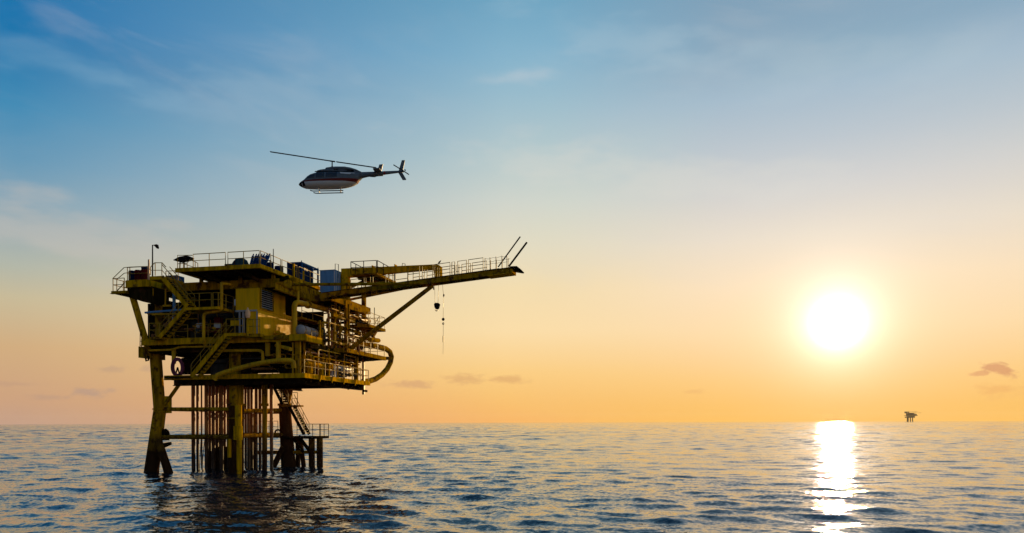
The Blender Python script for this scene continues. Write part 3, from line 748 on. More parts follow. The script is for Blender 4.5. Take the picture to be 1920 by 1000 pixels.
# hose-like curved pipes
def pipe_run(pts, r, mat, bend=.35, name='pipe_run', n=12): return P(name, M().path(pts, r, n, bend=bend), mat)
m = M(); pts = [F(x, y, v) for x, y, v in ((402, 712, -2.2), (407, 704, -2.2), (420, 699, -2.3), (440, 693, -2.35), (470, 685, -2.35), (500, 679, -2.3), (525, 676, -2.2), (545, 676, -2.1), (550, 679, -2.0), (551, 690, -1.9))]
P('curved_pipe', m.path(pts, .19, 16), PIPEY)
pipe_run([F(411, 658, -1.2), F(486, 657.5, -1.2), F(492.5, 660, -1.2), F(493, 678, -1.2)], .12, PIPEY, .4)
pipe_run([F(279, 657.5, -1.3), F(323, 656, -1.3), F(336, 651, -1.3), F(404, 650, -1.3)], .085, PIPEY, .3)
pipe_run([F(326, 656, -1.1), F(326, 682, -1.1)], .17, PIPEY)
pipe_run([F(415.5, 530, -1.9), F(415.5, 582, -1.9), F(382, 588, -1.9), F(382, 638, -1.9), F(385, 648, -1.5)], .12, PIPEY, .3)
pipe_run([F(415, 532, -1.9), F(430, 533, -1.2), F(436, 536, -.5)], .1, PIPEY, .2)
pipe_run([F(502, 641, -1.2), F(502, 668, -1.2)], .19, PIPEY); pipe_run([F(522, 641, -1.6), F(522, 674, -1.6)], .19, PIPEY)
pipe_run([F(518, 648, -.9), F(545, 655, -2.2)], .15, PIPEY)
P('corner_post', M().box(F(552.5, 641, VF + .1) - A(0, 0, 2.6), F(561, 641, VF + .1) + A(0, .3, 0)), YELD)
pipe_run([F(549, 642, -1.6), F(549, 705, -1.6)], .05, PIPEY); pipe_run([F(563, 640, -1.3), F(563, 700, -1.3)], .06, PIPEY)
# riser bend at the right hand end
pts = [S(x, y, 6.3) for x, y in ((672, 645), (695, 648.5), (712, 651), (723, 654), (731, 660), (734, 669), (732, 680), (726, 692), (716, 703), (704, 711), (692, 715), (680, 716))]
# pipe racks along the right hand edge
for i, (u, z, r, v0, v1) in enumerate(((6.35, 9.05, .07, -.6, 10.4), (6.6, 9.35, .05, .4, 9.6), (6.2, 9.7, .09, -.3, 10.8), (6.55, 10.0, .05, 1.4, 8.8), (5.8, 9.3, .08, 0, 10), (6.4, 8.5, .05, 6.8, 10.8))):
    o = P('pipe_run', M().path([(u, v0, z - .9), (u, v0, z), (u, v1, z), (u - .5, v1, z), (u - .5, v1, z + .5)], r, 10, bend=.2), (PIPEY, YELD, RUST)[i % 3])
    for k in range(3): P('flange', flange(M(), A(u, v0 + (v1 - v0) * (.2 + .28 * k + .05 * i), z), A(0, 1, 0), r * 1.9), YELD, o)
for i in range(17):
    u, v = 5.7 + .95 * ((i * .618) % 1), -.7 + 11.2 * i / 16; z1 = 8.9 + 1.4 * ((i * .377) % 1)
    P('pipework', M().path([(u, v, ZL), (u, v, z1), (u - .45, v + .25, z1)], .03 + .035 * ((i * .73) % 1), 8, bend=.1), (PIPEY, YELD, GREYD, RUST)[i % 4])
for i, (u, z, r, v0, v1) in enumerate(((5.6, 11.5, .10, 4.2, 13.0), (6.0, 12.1, .07, 5.0, 13.4), (5.4, 12.7, .12, 4.6, 12.6), (6.1, 13.2, .06, 5.5, 12.9), (5.7, 13.9, .09, 5.0, 12.8))):
    P('pipe_run', M().path([(u, v0, ZMR), (u, v0, z), (u, v1, z), (u - .6, v1, z), (u - .6, v1, z - .6)], r, 10, bend=.25), (YELD, RUST, PIPEY)[i % 3])
for i in range(15):
    u, v = 5.0 + 1.5 * ((i * .618) % 1), 4.6 + 9.0 * i / 14; z1 = 11.4 + 3.0 * ((i * .377) % 1)
    P('pipework', M().path([(u, v, ZMR), (u, v, z1), (u - .6, v + .2, z1)], .04 + .05 * ((i * .73) % 1), 8, bend=.12), (RUST, YELD, PIPEY, DKST)[i % 4])
RB = P('curved_pipe', M().path(pts, .27, 16), YELD)
P('flange', flange(M(), pts[1], pts[2] - pts[1], .32), YELD, RB)
# blue-grey pipe on the left bay
pipe_run([F(272, 586.5, -.9), F(342, 581, -.9)], .085, LBLUE); pipe_run([F(276, 588, -.8), F(296, 589, -.8), F(336, 589, -.8)], .06, PIPEY)
pipe_run([F(326, 551, -.6), F(327, 581, -.6)], .13, LBLUE); pipe_run([F(325.5, 583, -.6), F(325, 612, -.6)], .11, GREY)
pipe_run([F(310.3, 542, -1.1), F(310.3, 572, -1.1), F(306, 574, -1.1)], .06, PIPEY, .1); pipe_run([F(305, 574, -1.1), F(321, 573.5, -.9)], .08, PIPEY)
pipe_run([F(286, 541, -1.1), F(286, 556, -1.1), F(281, 565, -1.1)], .08, PIPEY, .3)
pipe_run([F(268, 563, -.7), F(273, 556, -.7)], .06, GREY)
# outer brace under the side walkway
P('brace', M().tube(F(248, 554, -1.0), F(280, 662, -.4), .26, n=16), YEL)
P('ladder', M().tube(F(263, 618, -1.2), F(262.5, 650, -1.2), .03, n=6).tube(F(266, 618, -1.2), F(265.5, 650, -1.2), .03, n=6).tube(F(262.7, 628, -1.2), F(265.7, 628, -1.2), .03, n=6).tube(F(262.7, 640, -1.2), F(265.7, 640, -1.2), .03, n=6), DKST)

# ---- vessels
def vessel_h(p, q, r, mat, name='pressure_vessel', bands=3):
    p, q = np.array(p, float), np.array(q, float)
    o = P(name, M().lathe(p, q, [(-.03, .1 * r), (-.02, .5 * r), (.0, .8 * r), (.035, r), (.965, r), (1, .8 * r), (1.02, .5 * r), (1.03, .1 * r)], 22), mat)
    m = M()
    for t in np.linspace(.12, .88, bands): c = p + (q - p) * t; d = (q - p) / np.linalg.norm(q - p) * .05; m.tube(c - d, c + d, r * 1.03, n=22)
    P('band', m, YELD, o)
    m = M()
    for t in (.22, .78): c = p + (q - p) * t; m.box(c - A(.12, .2, r + .55), c + A(.12, .2, -r * .6))
    P('saddle', m, mat, o); return o
vessel_h(S(562, 618, 4.9), S(589, 626, 4.9), .42, GREY)
ve = vessel_h(S(573, 681, 6.2), S(611, 687.5, 6.2), .20, YEL, bands=2); vessel_h(S(619, 689, 6.2), S(654, 694.5, 6.2), .26, GREY, bands=2)
P('flange', flange(flange(M(), S(612, 688, 6.2), S(619, 689, 6.2) - S(612, 688, 6.2), .36), S(618, 689, 6.2), S(619, 689, 6.2) - S(612, 688, 6.2), .34), YEL, ve)
for x, w, y0, y1 in ((621, .17, 692, 705), (647, .15, 697, 707)):
    P('pump', M().lathe(S(x, y1, 6.1), S(x, y0, 6.1), [(0, w * 1.2), (.1, w * 1.2), (.12, w), (.85, w), (.9, w * 1.15), (1, w * .8)], 14), GREY if x < 630 else BLUE)
vb, vt = S(631, 655, 4.8), S(631, 604, 4.8)
VV = P('column_vessel', M().lathe(vb, vt, [(0, .30), (.03, .30), (.04, .31), (.93, .31), (.97, .24), (1, .08)], 22), GREY)
P('flange', M().tube(vb + (vt - vb) * .45, vb + (vt - vb) * .47, .335, n=22).tube(vb + (vt - vb) * .80, vb + (vt - vb) * .815, .335, n=22), GREYD, VV)
P('skirt', M().tube(vb - A(0, 0, .7), vb, .36, n=22), GREYD, VV)
pipe_run([S(627, 545, 5.3), S(627, 596, 5.3), S(631, 598.5, 5.1), S(637, 598, 5.0)], .055, PIPEY, .15); pipe_run([S(639, 608, 5.0), S(639, 580, 5.0), S(645, 580, 5.)], .05, PIPEY, .1)
pipe_run([S(621, 582, 5.3), S(621, 573, 5.3), S(626, 573, 5.3)], .04, PIPEY, .08)
P('column', M().beam(S(648.5, 655, 6.1), S(648.5, 556, 6.1), .26, .26, (0, 1, 0)), YELD)
P('column', M().box((5.7, 10.6, ZMR), (6.0, 10.9, 15.0)), YELD); P('column', M().box((6.35, 9.0, ZL), (6.6, 9.25, ZMR - .3)), YELD); P('column', M().box((6.35, 11.0 - .35, ZL - 1.2), (6.55, 11.0 - .12, ZMR - .3)), RUST)
P('column', M().box((5.6, 12.3, 14.0), (5.95, 12.65, 17.0)), YELD)
P('column', M().box((3.6, 9.8, ZMR), (3.9, 10.1, 15.0)), YELD); P('column', M().tube((0, 8, ZM - .2), (0, 8, 15.2), .3), YELD); P('column', M().tube((-7.2, 0, ZM - .2), (-7.2, 0, 15.0), .3), YELD)
P('column', M().box((3.3, 3.2, ZL), (3.6, 3.5, ZMR - .2)), YELD); P('column', M().box((3.0, 9.8, ZL), (3.3, 10.1, ZMR - .2)), RUST)
# mezzanine walkway on the right face
mz = S(590, 601, 4.2)[2]
MZ = P('mezzanine', M().box((3.2, S(567, 601, 4.2)[1], mz - .14), (4.2, S(607, 609, 4.2)[1], mz)), YELD)
P('railing', railing(M(), [(4.15, S(567, 601, 4.2)[1], mz), (4.15, S(607, 609, 4.2)[1], mz)], h=1.05, sp=1.6, r=.028), RAIL, MZ)

# small platform and stair on the far right
fl = S(706, 612, UR + .5)[2]; f0, f1 = S(692, 612, UR + .5)[1], S(723, 612, UR + .5)[1]
SP = P('access_platform', M().box((UR - 1.6, f0, fl - .26), (UR + .5, f1, fl)), YELD)
P('railing', railing(M(), [(UR - 1.5, f0, fl), (UR + .45, f0, fl), (UR + .45, f1 - .1, fl), (UR - 1.5, f1 - .1, fl)], sp=1.2, r=.028), RAIL, SP)
P('aerial', M().tube(S(702, 610, UR), S(702, 577, UR), .035, n=6), DKST, SP)
stair(S(694, 642, UR + .1), S(711, 613, UR + .1), (-1, 0, 0), .9, sw=.24, mat=YELD, step_mat=RAIL)
P('silencer', M().lathe(S(693, 637, UR + .3), S(711, 639, UR + .3), [(0, .22), (.9, .22), (1, .16)], 16), YELD)

# ---- vent boom with walkway
g0 = A(5.9, 4.0, F(612, 556, 4)[2]); g1 = F(961, 509, 4.0)
BM = P('vent_boom', M().beam(g0 - A(0, .55, 0), g1 - A(0, .5, 0), .16, .42).beam(g0 + A(0, .55, 0), g1 + A(0, .5, 0), .16, .42), YELD)
dg = (g1 - g0); Lg = np.linalg.norm(dg); m = M()
m.beam(g0 + A(0, 0, .20), g1 + A(0, 0, .20), 1.3, .05)
for i in range(18): c0 = g0 + dg * (i + .3) / 18; m.beam(c0 - A(0, .46, .05), c0 + A(0, .46, -.05), .12, .26)
P('walkway', m, UNDER, BM)
m = M(); m.beam(g1 - dg * .12 + A(0, 0, -.22), g1 + A(0, 0, -.22), 1.25, .06); m.box(g1 - A(.0, .75, .22), g1 + A(.14, .75, .2)); P('end_plate', m, YEL, BM)
m = M(); e = F(975, 506, 4)
m.prism([F(955, 499.5, 3.2), F(969, 499, 3.2), F(976, 504.5, 3.2), F(974, 506, 3.2), F(955, 503, 3.2)], A(0, 1.6, 0)); P('tip_platform', m, DKST, BM)
def bp(t, side, h): return g0 + dg * t + A(0, side * .62, .22 + h)
for side in (-1, 1):
    for t0_, t1_ in ((.47, .53), (.545, .60), (.61, .69), (.70, .715), (.73, .775), (.785, .86), (.125, .2), (.21, .235), (.25, .32), (.335, .36), (.375, .44)):
        m = M(); h = 1.05
        if side == -1 and t0_ < .45: continue
        n = 2 if t1_ - t0_ > .07 else 1
        m.path([bp(t0_, side, 0), bp(t0_, side, h), bp(t1_, side, h), bp(t1_, side, 0)], .034, 6); m.path([bp(t0_, side, h * .5), bp(t1_, side, h * .5)], .028, 6)
        P('railing', m, RAIL, BM)
m = M()
for t in (.87, .895, .925, .955, .98): m.tube(bp(t, -1, 0), bp(t, -1, 1.0), .03, n=6)
for t in (.88, .91, .94, .97): m.tube(bp(t, 1, 0), bp(t, 1, 1.05), .03, n=6)
for s_, h in ((-1, .95), (-1, .5), (1, 1.0)): m.path([bp(t, s_, h - .06 * math.sin((t - .87) * 80) ** 2) for t in np.linspace(.87, .98, 14)], .013, 5)
P('chain_rail', m, WIRE, BM)
for (xa, ya), (xb, yb), v, r in (((934, 501), (975.5, 444), 4.3, .055), ((954, 500), (988, 454.5), 3.6, .075)):
    o = P('vent_tip', M().tube(F(xa, ya, v), F(xb, yb, v), r, n=10), DKST, BM)
P('vent_pipe', M().path([g0 + A(.5, .3, .38), bp(.93, .4, .15)], .09, 10), DKST, BM)
P('tie_tube', M().path([F(548, 534, 1.6), F(553, 533.8, 2), F(740, 532.5, 2.6), F(810, 530.5, 3.35)], .125, 14), YELD, BM)
P('tie_tube', M().tube((5.2, 9.4, 15.3), bp(.55, .8, -.2), .12, n=12), YELD, BM)
P('strut', M().tube(F(811, 536, 4.0), S(648, 661, UR - .4), .175, .21, n=16), YELD, BM)
# small things along the boom's root
m = M()
for x in (650, 657, 664, 671, 678, 685, 697, 706): m.tube(F(x, 536, 3.6), F(x, 548, 3.6) - A(0, 0, .2), .035, n=6)
P('stanchion', m, YELD, BM)

# ---- lamp post and small fittings on the basket deck
LP = P('lamp_post', M().tube(F(286, 524, -.6), F(286, 459.5, -.6), .06, .045, n=8).tube(F(286, 460.5, -.6), F(288, 460, -.6), .03, n=6), DKST)
P('lamp_head', M().prism([F(x, y, -.72) for x, y in ((287, 459.5), (293, 458), (294.5, 464), (293.5, 466), (290, 462))], A(0, .26, 0)), BLK, LP)
P('lifting_pole', M().tube(F(279, 525, -1.62), F(279, 487, -1.62), .085, .07, n=10), PEACH)
P('flood_lamp', M().prism([F(x, y, -1.1) for x, y in ((324, 488), (331, 484), (336, 481.5), (345, 480), (350, 479), (357, 482), (356, 486), (335, 491))], A(0, .5, 0)), BLK, TD)
P('flood_lamp', M().tube(F(338, 486, -.9), F(337, 507, -.9), .05, n=8).tube(F(345, 486, -.9), F(345, 507, -.9), .06, n=8), DKST, TD)

# ---- pipework, valves and cable trays filling the bays
def rnd(a, b): return float(rng.uniform(a, b))
mats = [PIPEY, YELD, PIPEY, RUST, GREYD, DKST]
def maze(n, u0, u1, v0, v1, z0, z1, rmin=.035, rmax=.11, name='pipework'):
    for i in range(n):
        p = A(rnd(u0, u1), rnd(v0, v1), rnd(z0, z1)); pts = [p]; ax = -1
        for s in range(int(rng.integers(2, 5))):
            a2 = int(rng.integers(0, 3))
            while a2 == ax: a2 = int(rng.integers(0, 3))
            ax = a2; q = pts[-1].copy(); lo, hi = ((u0, u1), (v0, v1), (z0, z1))[ax]; q[ax] = rnd(lo, hi)
            if abs(q[ax] - pts[-1][ax]) > .35: pts.append(q)
        if len(pts) < 2: pts.append(pts[0] + A(0, 1.2, 0))
        r = rnd(rmin, rmax); m = M().path(pts, r, 8, bend=r * 2.6)
        o = P(name, m, mats[int(rng.integers(0, len(mats)))])
        fm = M()
        for a, b in zip(pts[:-1], pts[1:]):
            if np.linalg.norm(b - a) > 1.0 and rng.random() < .7: flange(fm, a + (b - a) * rnd(.3, .7), b - a, r * 1.8)
        if fm.v: P('flange', fm, YELD, o)
def valves(n, u0, u1, v0, v1, z0, z1):
    for i in range(n):
        p = A(rnd(u0, u1), rnd(v0, v1), rnd(z0, z1)); r = rnd(.06, .12); m = M()
        m.tube(p - A(0, .3, 0), p + A(0, .3, 0), r); flange(m, p - A(0, .3, 0), A(0, 1, 0), r * 1.7); flange(m, p + A(0, .3, 0), A(0, 1, 0), r * 1.7)
        m.lathe(p, p + A(0, 0, .55), [(0, r * 1.3), (.3, r * 1.1), (.35, r * .5), (.8, r * .35), (.85, r * .35), (1, r * .3)], 10)
        c0 = p + A(0, 0, .5); m.path([c0 + A(math.cos(a), math.sin(a), 0) * r * 2 for a in np.linspace(0, 2 * math.pi, 11)[:-1]], .02, 5, closed=True)
        m.tube(c0 - A(r * 2, 0, 0), c0 + A(r * 2, 0, 0), .015, n=5)
        P('valve', m, mats[int(rng.integers(0, 5))])
maze(14, 4.9, 6.6, 3.0, 10.5, ZMR + .3, 12.8); maze(12, 5.0, 6.7, -.6, 10.8, 8.9, 10.1, .04, .09); maze(8, 5.6, 6.8, 5.0, 13, 11.5, 14.4, .03, .08); maze(7, 2.9, 4.6, 4.5, 10.5, ZMR + .3, 11.4)           # right bay, main level
maze(18, 2.0, 6.5, -.9, 10.6, ZL + .3, ZMR - .7)        # right bay, lower level
maze(14, -7.6, 1.8, -.9, 3.9, ZM + .3, 14.6)            # front bay
maze(14, -4.0, 5.0, -1.0, 3.8, ZL + .3, ZM - 1.1)       # front bay, lower level
maze(6, 6.0, 7.0, 6, 13.6, ZMR + .2, 12.2, .03, .07)
maze(5, 4.2, 6.4, 5, 13, 12.2, 14.5, .05, .12)
valves(16, 5.2, 6.6, 0, 10.5, ZL + 1.3, ZL + 2.0); valves(8, -7.5, -1, -1.2, .5, ZM + .4, ZM + 1.4); valves(8, 5, 6.8, 6, 13.5, ZMR + .3, ZMR + .9); valves(8, 4.9, 6.5, -1.1, 9, ZL + .3, ZL + .8)
def cabinet(p, s, mat, name='control_cabinet'):
    p = np.array(p, float); s = np.array(s, float)
    o = P(name, M().box(p, p + s), mat)
    P('cabinet_door', M().box(p + A(.06, -.03, .08), p + A(s[0] / 2 - .01, -.002, s[2] - .08)).box(p + A(s[0] / 2 + .01, -.03, .08), p + A(s[0] - .06, -.002, s[2] - .08)), mat, o)
cabinet((F(368, 612, -.4)[0], -.4, F(368, 624, -.4)[2]), (.45, .4, .78), WHITE)
cabinet((F(401, 600, -.5)[0], -.5, F(401, 625, -.5)[2]), (.55, .4, 1.3), REDM)
P('sign_board', M().prism([F(401, 606, -.56), F(413, 606, -.56), F(413, 615, -.56), F(401, 615, -.56)], A(0, .02, 0)), WHITE)
cabinet((-6.0, 2.5, ZM + .02), (1.4, .9, 2.0), GREYD); cabinet((-3.4, 2.2, ZM + .02), (1.1, .8, 1.7), YELD); cabinet((-1.2, 1.0, ZM + .02), (.8, .7, 1.9), GREYD)
cabinet((2.6, 2.2, ZL + .02), (1.5, 1.2, 1.7), GREYD); cabinet((-2.5, .2, ZL + .02), (1.6, 1.1, 1.4), GREYD); cabinet((.2, -.2, ZL + .02), (1.2, 1.1, 1.7), DKST)
vessel_h((-4.5, 1.6, 13.3), (-.5, 1.6, 13.3), .55, GREYD); vessel_h((3.9, 4.4, 11.3), (3.9, 7.4, 11.3), .45, GREYD, bands=4); vessel_h((2.6, 6.0, 9.0), (2.6, 10.3, 9.0), .5, GREYD)
m = M()
for z in (13.2, 14.0): m.box((6.0, 1.4, z), (6.45, 5.4, z + .05)); m.box((6.0, 1.4, z), (6.03, 5.4, z + .12))
# frame of posts on the right face
for (u, v, z0_, z1_) in ((6.6, 1.6, ZMR, 12.4), (6.6, 7.2, ZMR, 14.6), (5.9, 6.0, ZMR, 14.6), (5.0, 8.5, ZMR, 14.7), (6.5, 3.4, ZL, ZMR - .2), (6.5, 6.4, ZL, ZMR - .2), (6.5, -.9, ZL, ZM - .5)):
    P('stanchion', M().box((u - .07, v - .07, z0_), (u + .07, v + .07, z1_)), YELD)
P('cross_beam', M().beam((6.0, 5.0, 13.4), (6.0, 12.6, 13.4), .2, .3).beam((5.9, 5.0, 12.5), (5.9, 12.6, 12.5), .16, .22), YELD)
P('cross_beam', M().beam((5.9, 10.7, 14.0), (6.4, 13.6, 12.2), .14, .2), DKST)
# ring shaped hose reel on the lower left corner
hr = F(333, 689, -1.3); HRX = lambda a, k: hr + A(.30 * k * math.cos(a), .22 * math.cos(a) * k, .66 * k * math.sin(a))
HR = P('hose_reel', M().path([HRX(a, 1) for a in np.linspace(0, 2 * math.pi, 25)[:-1]], .15, 12, closed=True), MAROON)
m = M()
for a in (1.3, 1.75): m.tube(HRX(a, .95), HRX(-a, .95), .03, n=6)
P('reel_stand', M().tube(hr - A(.3, 0, 1.0), hr, .06, n=8).tube(hr - A(-.3, 0, 1.0), hr, .06, n=8), DKST, HR)
P('lower_ledge', M().box((F(309, 709, -1.9)[0], -2.0, ZL - .2), (uL0 + 2.6, VF - .18, ZL - .08)), DKST)

# ------------------------------------------------------------------ things standing on the decks
def drum(p, r, h, mat, label, group):
    p = np.array(p, float); t = Thing('oil_drum', label, 'drum', p, group)
    t.part('barrel', M().lathe(p, p + A(0, 0, h), [(0, r), (.02, r * 1.03), (.04, r), (.32, r), (.34, r * 1.04), (.36, r), (.64, r), (.66, r * 1.04), (.68, r), (.96, r), (.98, r * 1.03), (1, r * .98)], 22), mat)
    t.part('lid', M().tube(p + A(0, 0, h + .001), p + A(0, 0, h + .03), r * .9, n=20), mat)
    return t
def on(x, y, v, z): q = F(x, y, v); return A(q[0], v, z)
zA1 = zA + .035
drum(on(247.5, 525, -.8, zA1), .26, .90, BLUED, 'dark blue drum beside two maroon drums on the left end deck', 'drums on the left end deck')
drum(on(259.5, 525, -.8, zA1), .29, .92, REDM, 'maroon drum standing between the dark blue drum and another maroon drum', 'drums on the left end deck')
drum(on(271.5, 525, -.8, zA1), .29, .95, REDM, 'maroon drum next to the pale orange pole on the left end deck', 'drums on the left end deck')
t = Thing('equipment_case', 'flat dark case lying on top of a maroon drum by the pale pole', 'case', on(273, 503, -.8, zA1 + .99))
b = on(273, 503, -.8, zA1 + .99); t.part('case', M().box(b - A(.26, .2, 0), b + A(.26, .2, .12)), BLUED); t.part('lid', M().box(b - A(.27, .21, -.122), b + A(.27, .21, .16)), BLUED)
def container(p, s, mat, label, cat='container', name='cargo_container', ribs=8, group=None):
    """corrugated box with corner posts; p is the low corner"""
    p, s = np.array(p, float), np.array(s, float); base = p + A(s[0] / 2, s[1] / 2, 0); t = Thing(name, label, cat, base, group)
    t.part('shell', M().box(p + A(.05, .05, .06), p + s - A(.05, .05, .04)), mat)
    m = M()
    for x in (0, s[0] - .1):
        for y in (0, s[1] - .1): m.box(p + A(x, y, 0), p + A(x + .1, y + .1, s[2]))
    for z in (0, s[2] - .1):
        m.box(p + A(.102, 0, z), p + A(s[0] - .102, .1, z + .1)); m.box(p + A(.102, s[1] - .1, z), p + A(s[0] - .102, s[1], z + .1)); m.box(p + A(0, .102, z), p + A(.1, s[1] - .102, z + .1)); m.box(p + A(s[0] - .1, .102, z), p + A(s[0], s[1] - .102, z + .1))
    t.part('frame', m, mat); m = M()
    for i in range(ribs): x = .16 + (s[0] - .32) * (i + .5) / ribs; m.box(p + A(x - .05, .015, .11), p + A(x + .05, .049, s[2] - .11))
    k = max(3, int(ribs * s[1] / s[0]))
    for i in range(k): y = .16 + (s[1] - .32) * (i + .5) / k; m.box(p + A(s[0] - .049, y - .05, .11), p + A(s[0] - .015, y + .05, s[2] - .11))
    t.part('corrugation', m, mat); return t
a = on(284, 519, .8, ZU + .035); bx = F(309, 519, .8)[0]
container(a, (bx - a[0], 1.2, .72), BLUED, 'low dark blue tote box behind the top of the front stairs', 'tote box', 'tote_box', 6)
a = on(311, 519, .8, ZU + .035); bx = F(331.5, 519, .8)[0]
tb_ = container(a, (bx - a[0], 1.0, .78), BLUE, 'bright blue tote box right beside the left edge of the top deck', 'tote box', 'tote_box', 5)
c0 = a + A(.42, -.02, .4); tb_.part('label_plate', M().box(c0, c0 + A(.16, .01, .16)), WHITE)
ZT1 = ZT + .035
# grey box, tarp covered bundle, cylinder rack on the top deck
a = on(421, 497, -1.2, ZT1); container(a, (F(437, 497, -1.2)[0] - a[0], .8, .33), GREYD, 'low grey box on the top deck left of the tarpaulin bundle', 'box', 'tool_box', 3)
ba = on(451, 497, -1.1, ZT1); t = Thing('tarpaulin_bundle', 'rounded bundle under a dark teal tarpaulin beside the row of blue gas cylinders', 'bundle', ba)
m = M(); secs = []
for i, (dx, h, w) in enumerate(((-.56, .30, .42), (-.42, .52, .5), (-.2, .68, .55), (.0, .74, .56), (.25, .74, .55), (.4, .66, .52), (.52, .40, .46))):
    secs.append([ba + A(dx + rnd(-.02, .02), -w + .0, 0), ba + A(dx, -w * .95, h * .6 + rnd(-.03, .03)), ba + A(dx, -w * .6, h * .95), ba + A(dx, 0, h), ba + A(dx, w * .6, h * .93), ba + A(dx, w * .95, h * .6), ba + A(dx, w, 0)])
vs_ = [q for s_ in secs for q in s_]; fs_ = [(i * 7 + j, i * 7 + j + 1, (i + 1) * 7 + j + 1, (i + 1) * 7 + j) for i in range(6) for j in range(6)] + [tuple(range(7)), tuple(42 + j for j in range(6, -1, -1))]
m._add(vs_, fs_); t.part('tarpaulin', m, TARP); t.part('strap', M().path([q + (q - ba) * .03 for q in secs[2]], .025, 6), REDM)
cr0 = on(470, 496, -1.0, ZT1); du = (F(497, 496, -1.)[0] - cr0[0])
t = Thing('cylinder_rack', 'rack that holds the leaning blue gas cylinders at the top deck corner', 'rack', cr0 + A(du / 2, 0, 0))
t.part('base', M().box(cr0 + A(-.2, -.3, 0), cr0 + A(du + .2, .4, .08)), BLUED); t.part('rail', M().beam(cr0 + A(-.2, .38, .55), cr0 + A(du + .25, .38, .55), .05, .06).beam(cr0 + A(-.2, .38, .08), cr0 + A(-.2, .38, .6), .05, .05).beam(cr0 + A(du + .2, .38, .08), cr0 + A(du + .2, .38, .6), .05, .05), BLUED)
NC = 7; dome = [(0, .085), (.03, .10), (.80, .10), (.86, .085), (.91, .045), (.95, .035), (.96, .06), (1, .055)]
clab = ['leftmost of the leaning blue gas cylinders, next to the tarpaulin bundle', 'second blue gas cylinder from the tarpaulin bundle', 'third blue gas cylinder from the tarpaulin bundle', 'middle cylinder of the leaning row of blue gas cylinders', 'third blue gas cylinder from the corner railing', 'second blue gas cylinder from the corner railing', 'rightmost blue gas cylinder, leaning at the corner railing of the top deck']
for i in range(NC):
    b = cr0 + A(du * i / (NC - 1), -.05 + .04 * (i % 2), .085); top = b + A(.10 + .03 * i, .30, 1.0)
    if i == 0:
        ct_ = Thing('gas_cylinder', clab[0], 'gas cylinder', b, 'leaning blue gas cylinders'); first_dir = top - b
        ct_.part('bottle', M().lathe(b, top, dome, 14), BLUE); ct_.part('valve_cap', M().tube(b + first_dir * 1.0, b + first_dir * 1.05, .03, n=8), DKST); src = ct_.o
    else:
        cp = src.copy(); COL.objects.link(cp); cp.location = to_world(b); cp['label'] = clab[i]; cp.rotation_euler = (0, .03 * i, ANG)
        for chd in src.children: c2 = chd.copy(); COL.objects.link(c2); c2.parent = cp
b = S(506, 500, 2.7); drum(A(2.7, b[1], ZT1), .28, .62, BLUED, 'squat black-blue drum near the corner of the top deck', 'squat drums on the top deck')
b = S(523, 506, 2.7); drum(A(2.7, b[1], ZT1), .36, .62, BLUED, 'squat black-blue drum between the other squat drum and the open blue container', 'squat drums on the top deck')
# open framed blue container
uc1 = 3.05; v0c = S(566, 521, uc1)[1]; v1c = S(598, 532, uc1)[1]; uc0 = F(538, 512, v0c)[0]
p = A(uc0, v0c, ZT1); s = A(uc1 - uc0, v1c - v0c, 1.72); base = p + A(s[0] / 2, s[1] / 2, 0)
t = Thing('cargo_container', 'tall blue offshore cargo container with an open framed end on the top deck', 'container', base)
m = M(); w = .13
for x in (0, s[0] - w):
    for y in (0, s[1] * .62, s[1] - w): m.box(p + A(x, y, 0), p + A(x + w, y + w, s[2]))
for z in (0, s[2] - w):
    for x in (0, s[0] - w): m.box(p + A(x + .01, w + .002, z), p + A(x + w - .01, s[1] * .62 - .002, z + w)); m.box(p + A(x + .01, s[1] * .62 + w + .002, z), p + A(x + w - .01, s[1] - w - .002, z + w))
    for y in (0, s[1] - w): m.box(p + A(w + .002, y + .01, z), p + A(s[0] - w - .002, y + w - .01, z + w))
t.part('frame', m, BLUE)
t.part('panel', M().box(p + A(.04, .04, .06), p + A(s[0] - .05, s[1] * .62, s[2] - .05)), BLUED); m = M()
for i in range(7): y = .2 + (s[1] * .62 - .3) * i / 7; m.box(p + A(s[0] - .049, y, .15), p + A(s[0] - .02, y + .09, s[2] - .15))
for i in range(7): x = .2 + (s[0] - .4) * i / 7; m.box(p + A(x, .012, .15), p + A(x + .09, .039, s[2] - .15))
t.part('corrugation', m, BLUED); c0 = p + A(s[0] - .018, s[1] * .14, 1.1)
t.part('label_plate', M().box(c0, c0 + A(.01, .25, .18)).box(c0 + A(0, .4, 0), c0 + A(.01, .62, .16)), GREY)
t.part('lifting_eye', M().tube(p + A(s[0] - .06, .06, s[2]), p + A(s[0] - .06, .06, s[2] + .12), .04, n=8).tube(p + A(.06, .06, s[2]), p + A(.06, .06, s[2] + .1), .04, n=8).tube(p + A(s[0] - .06, s[1] - .06, s[2]), p + A(s[0] - .06, s[1] - .06, s[2] + .12), .04, n=8), BLUE)
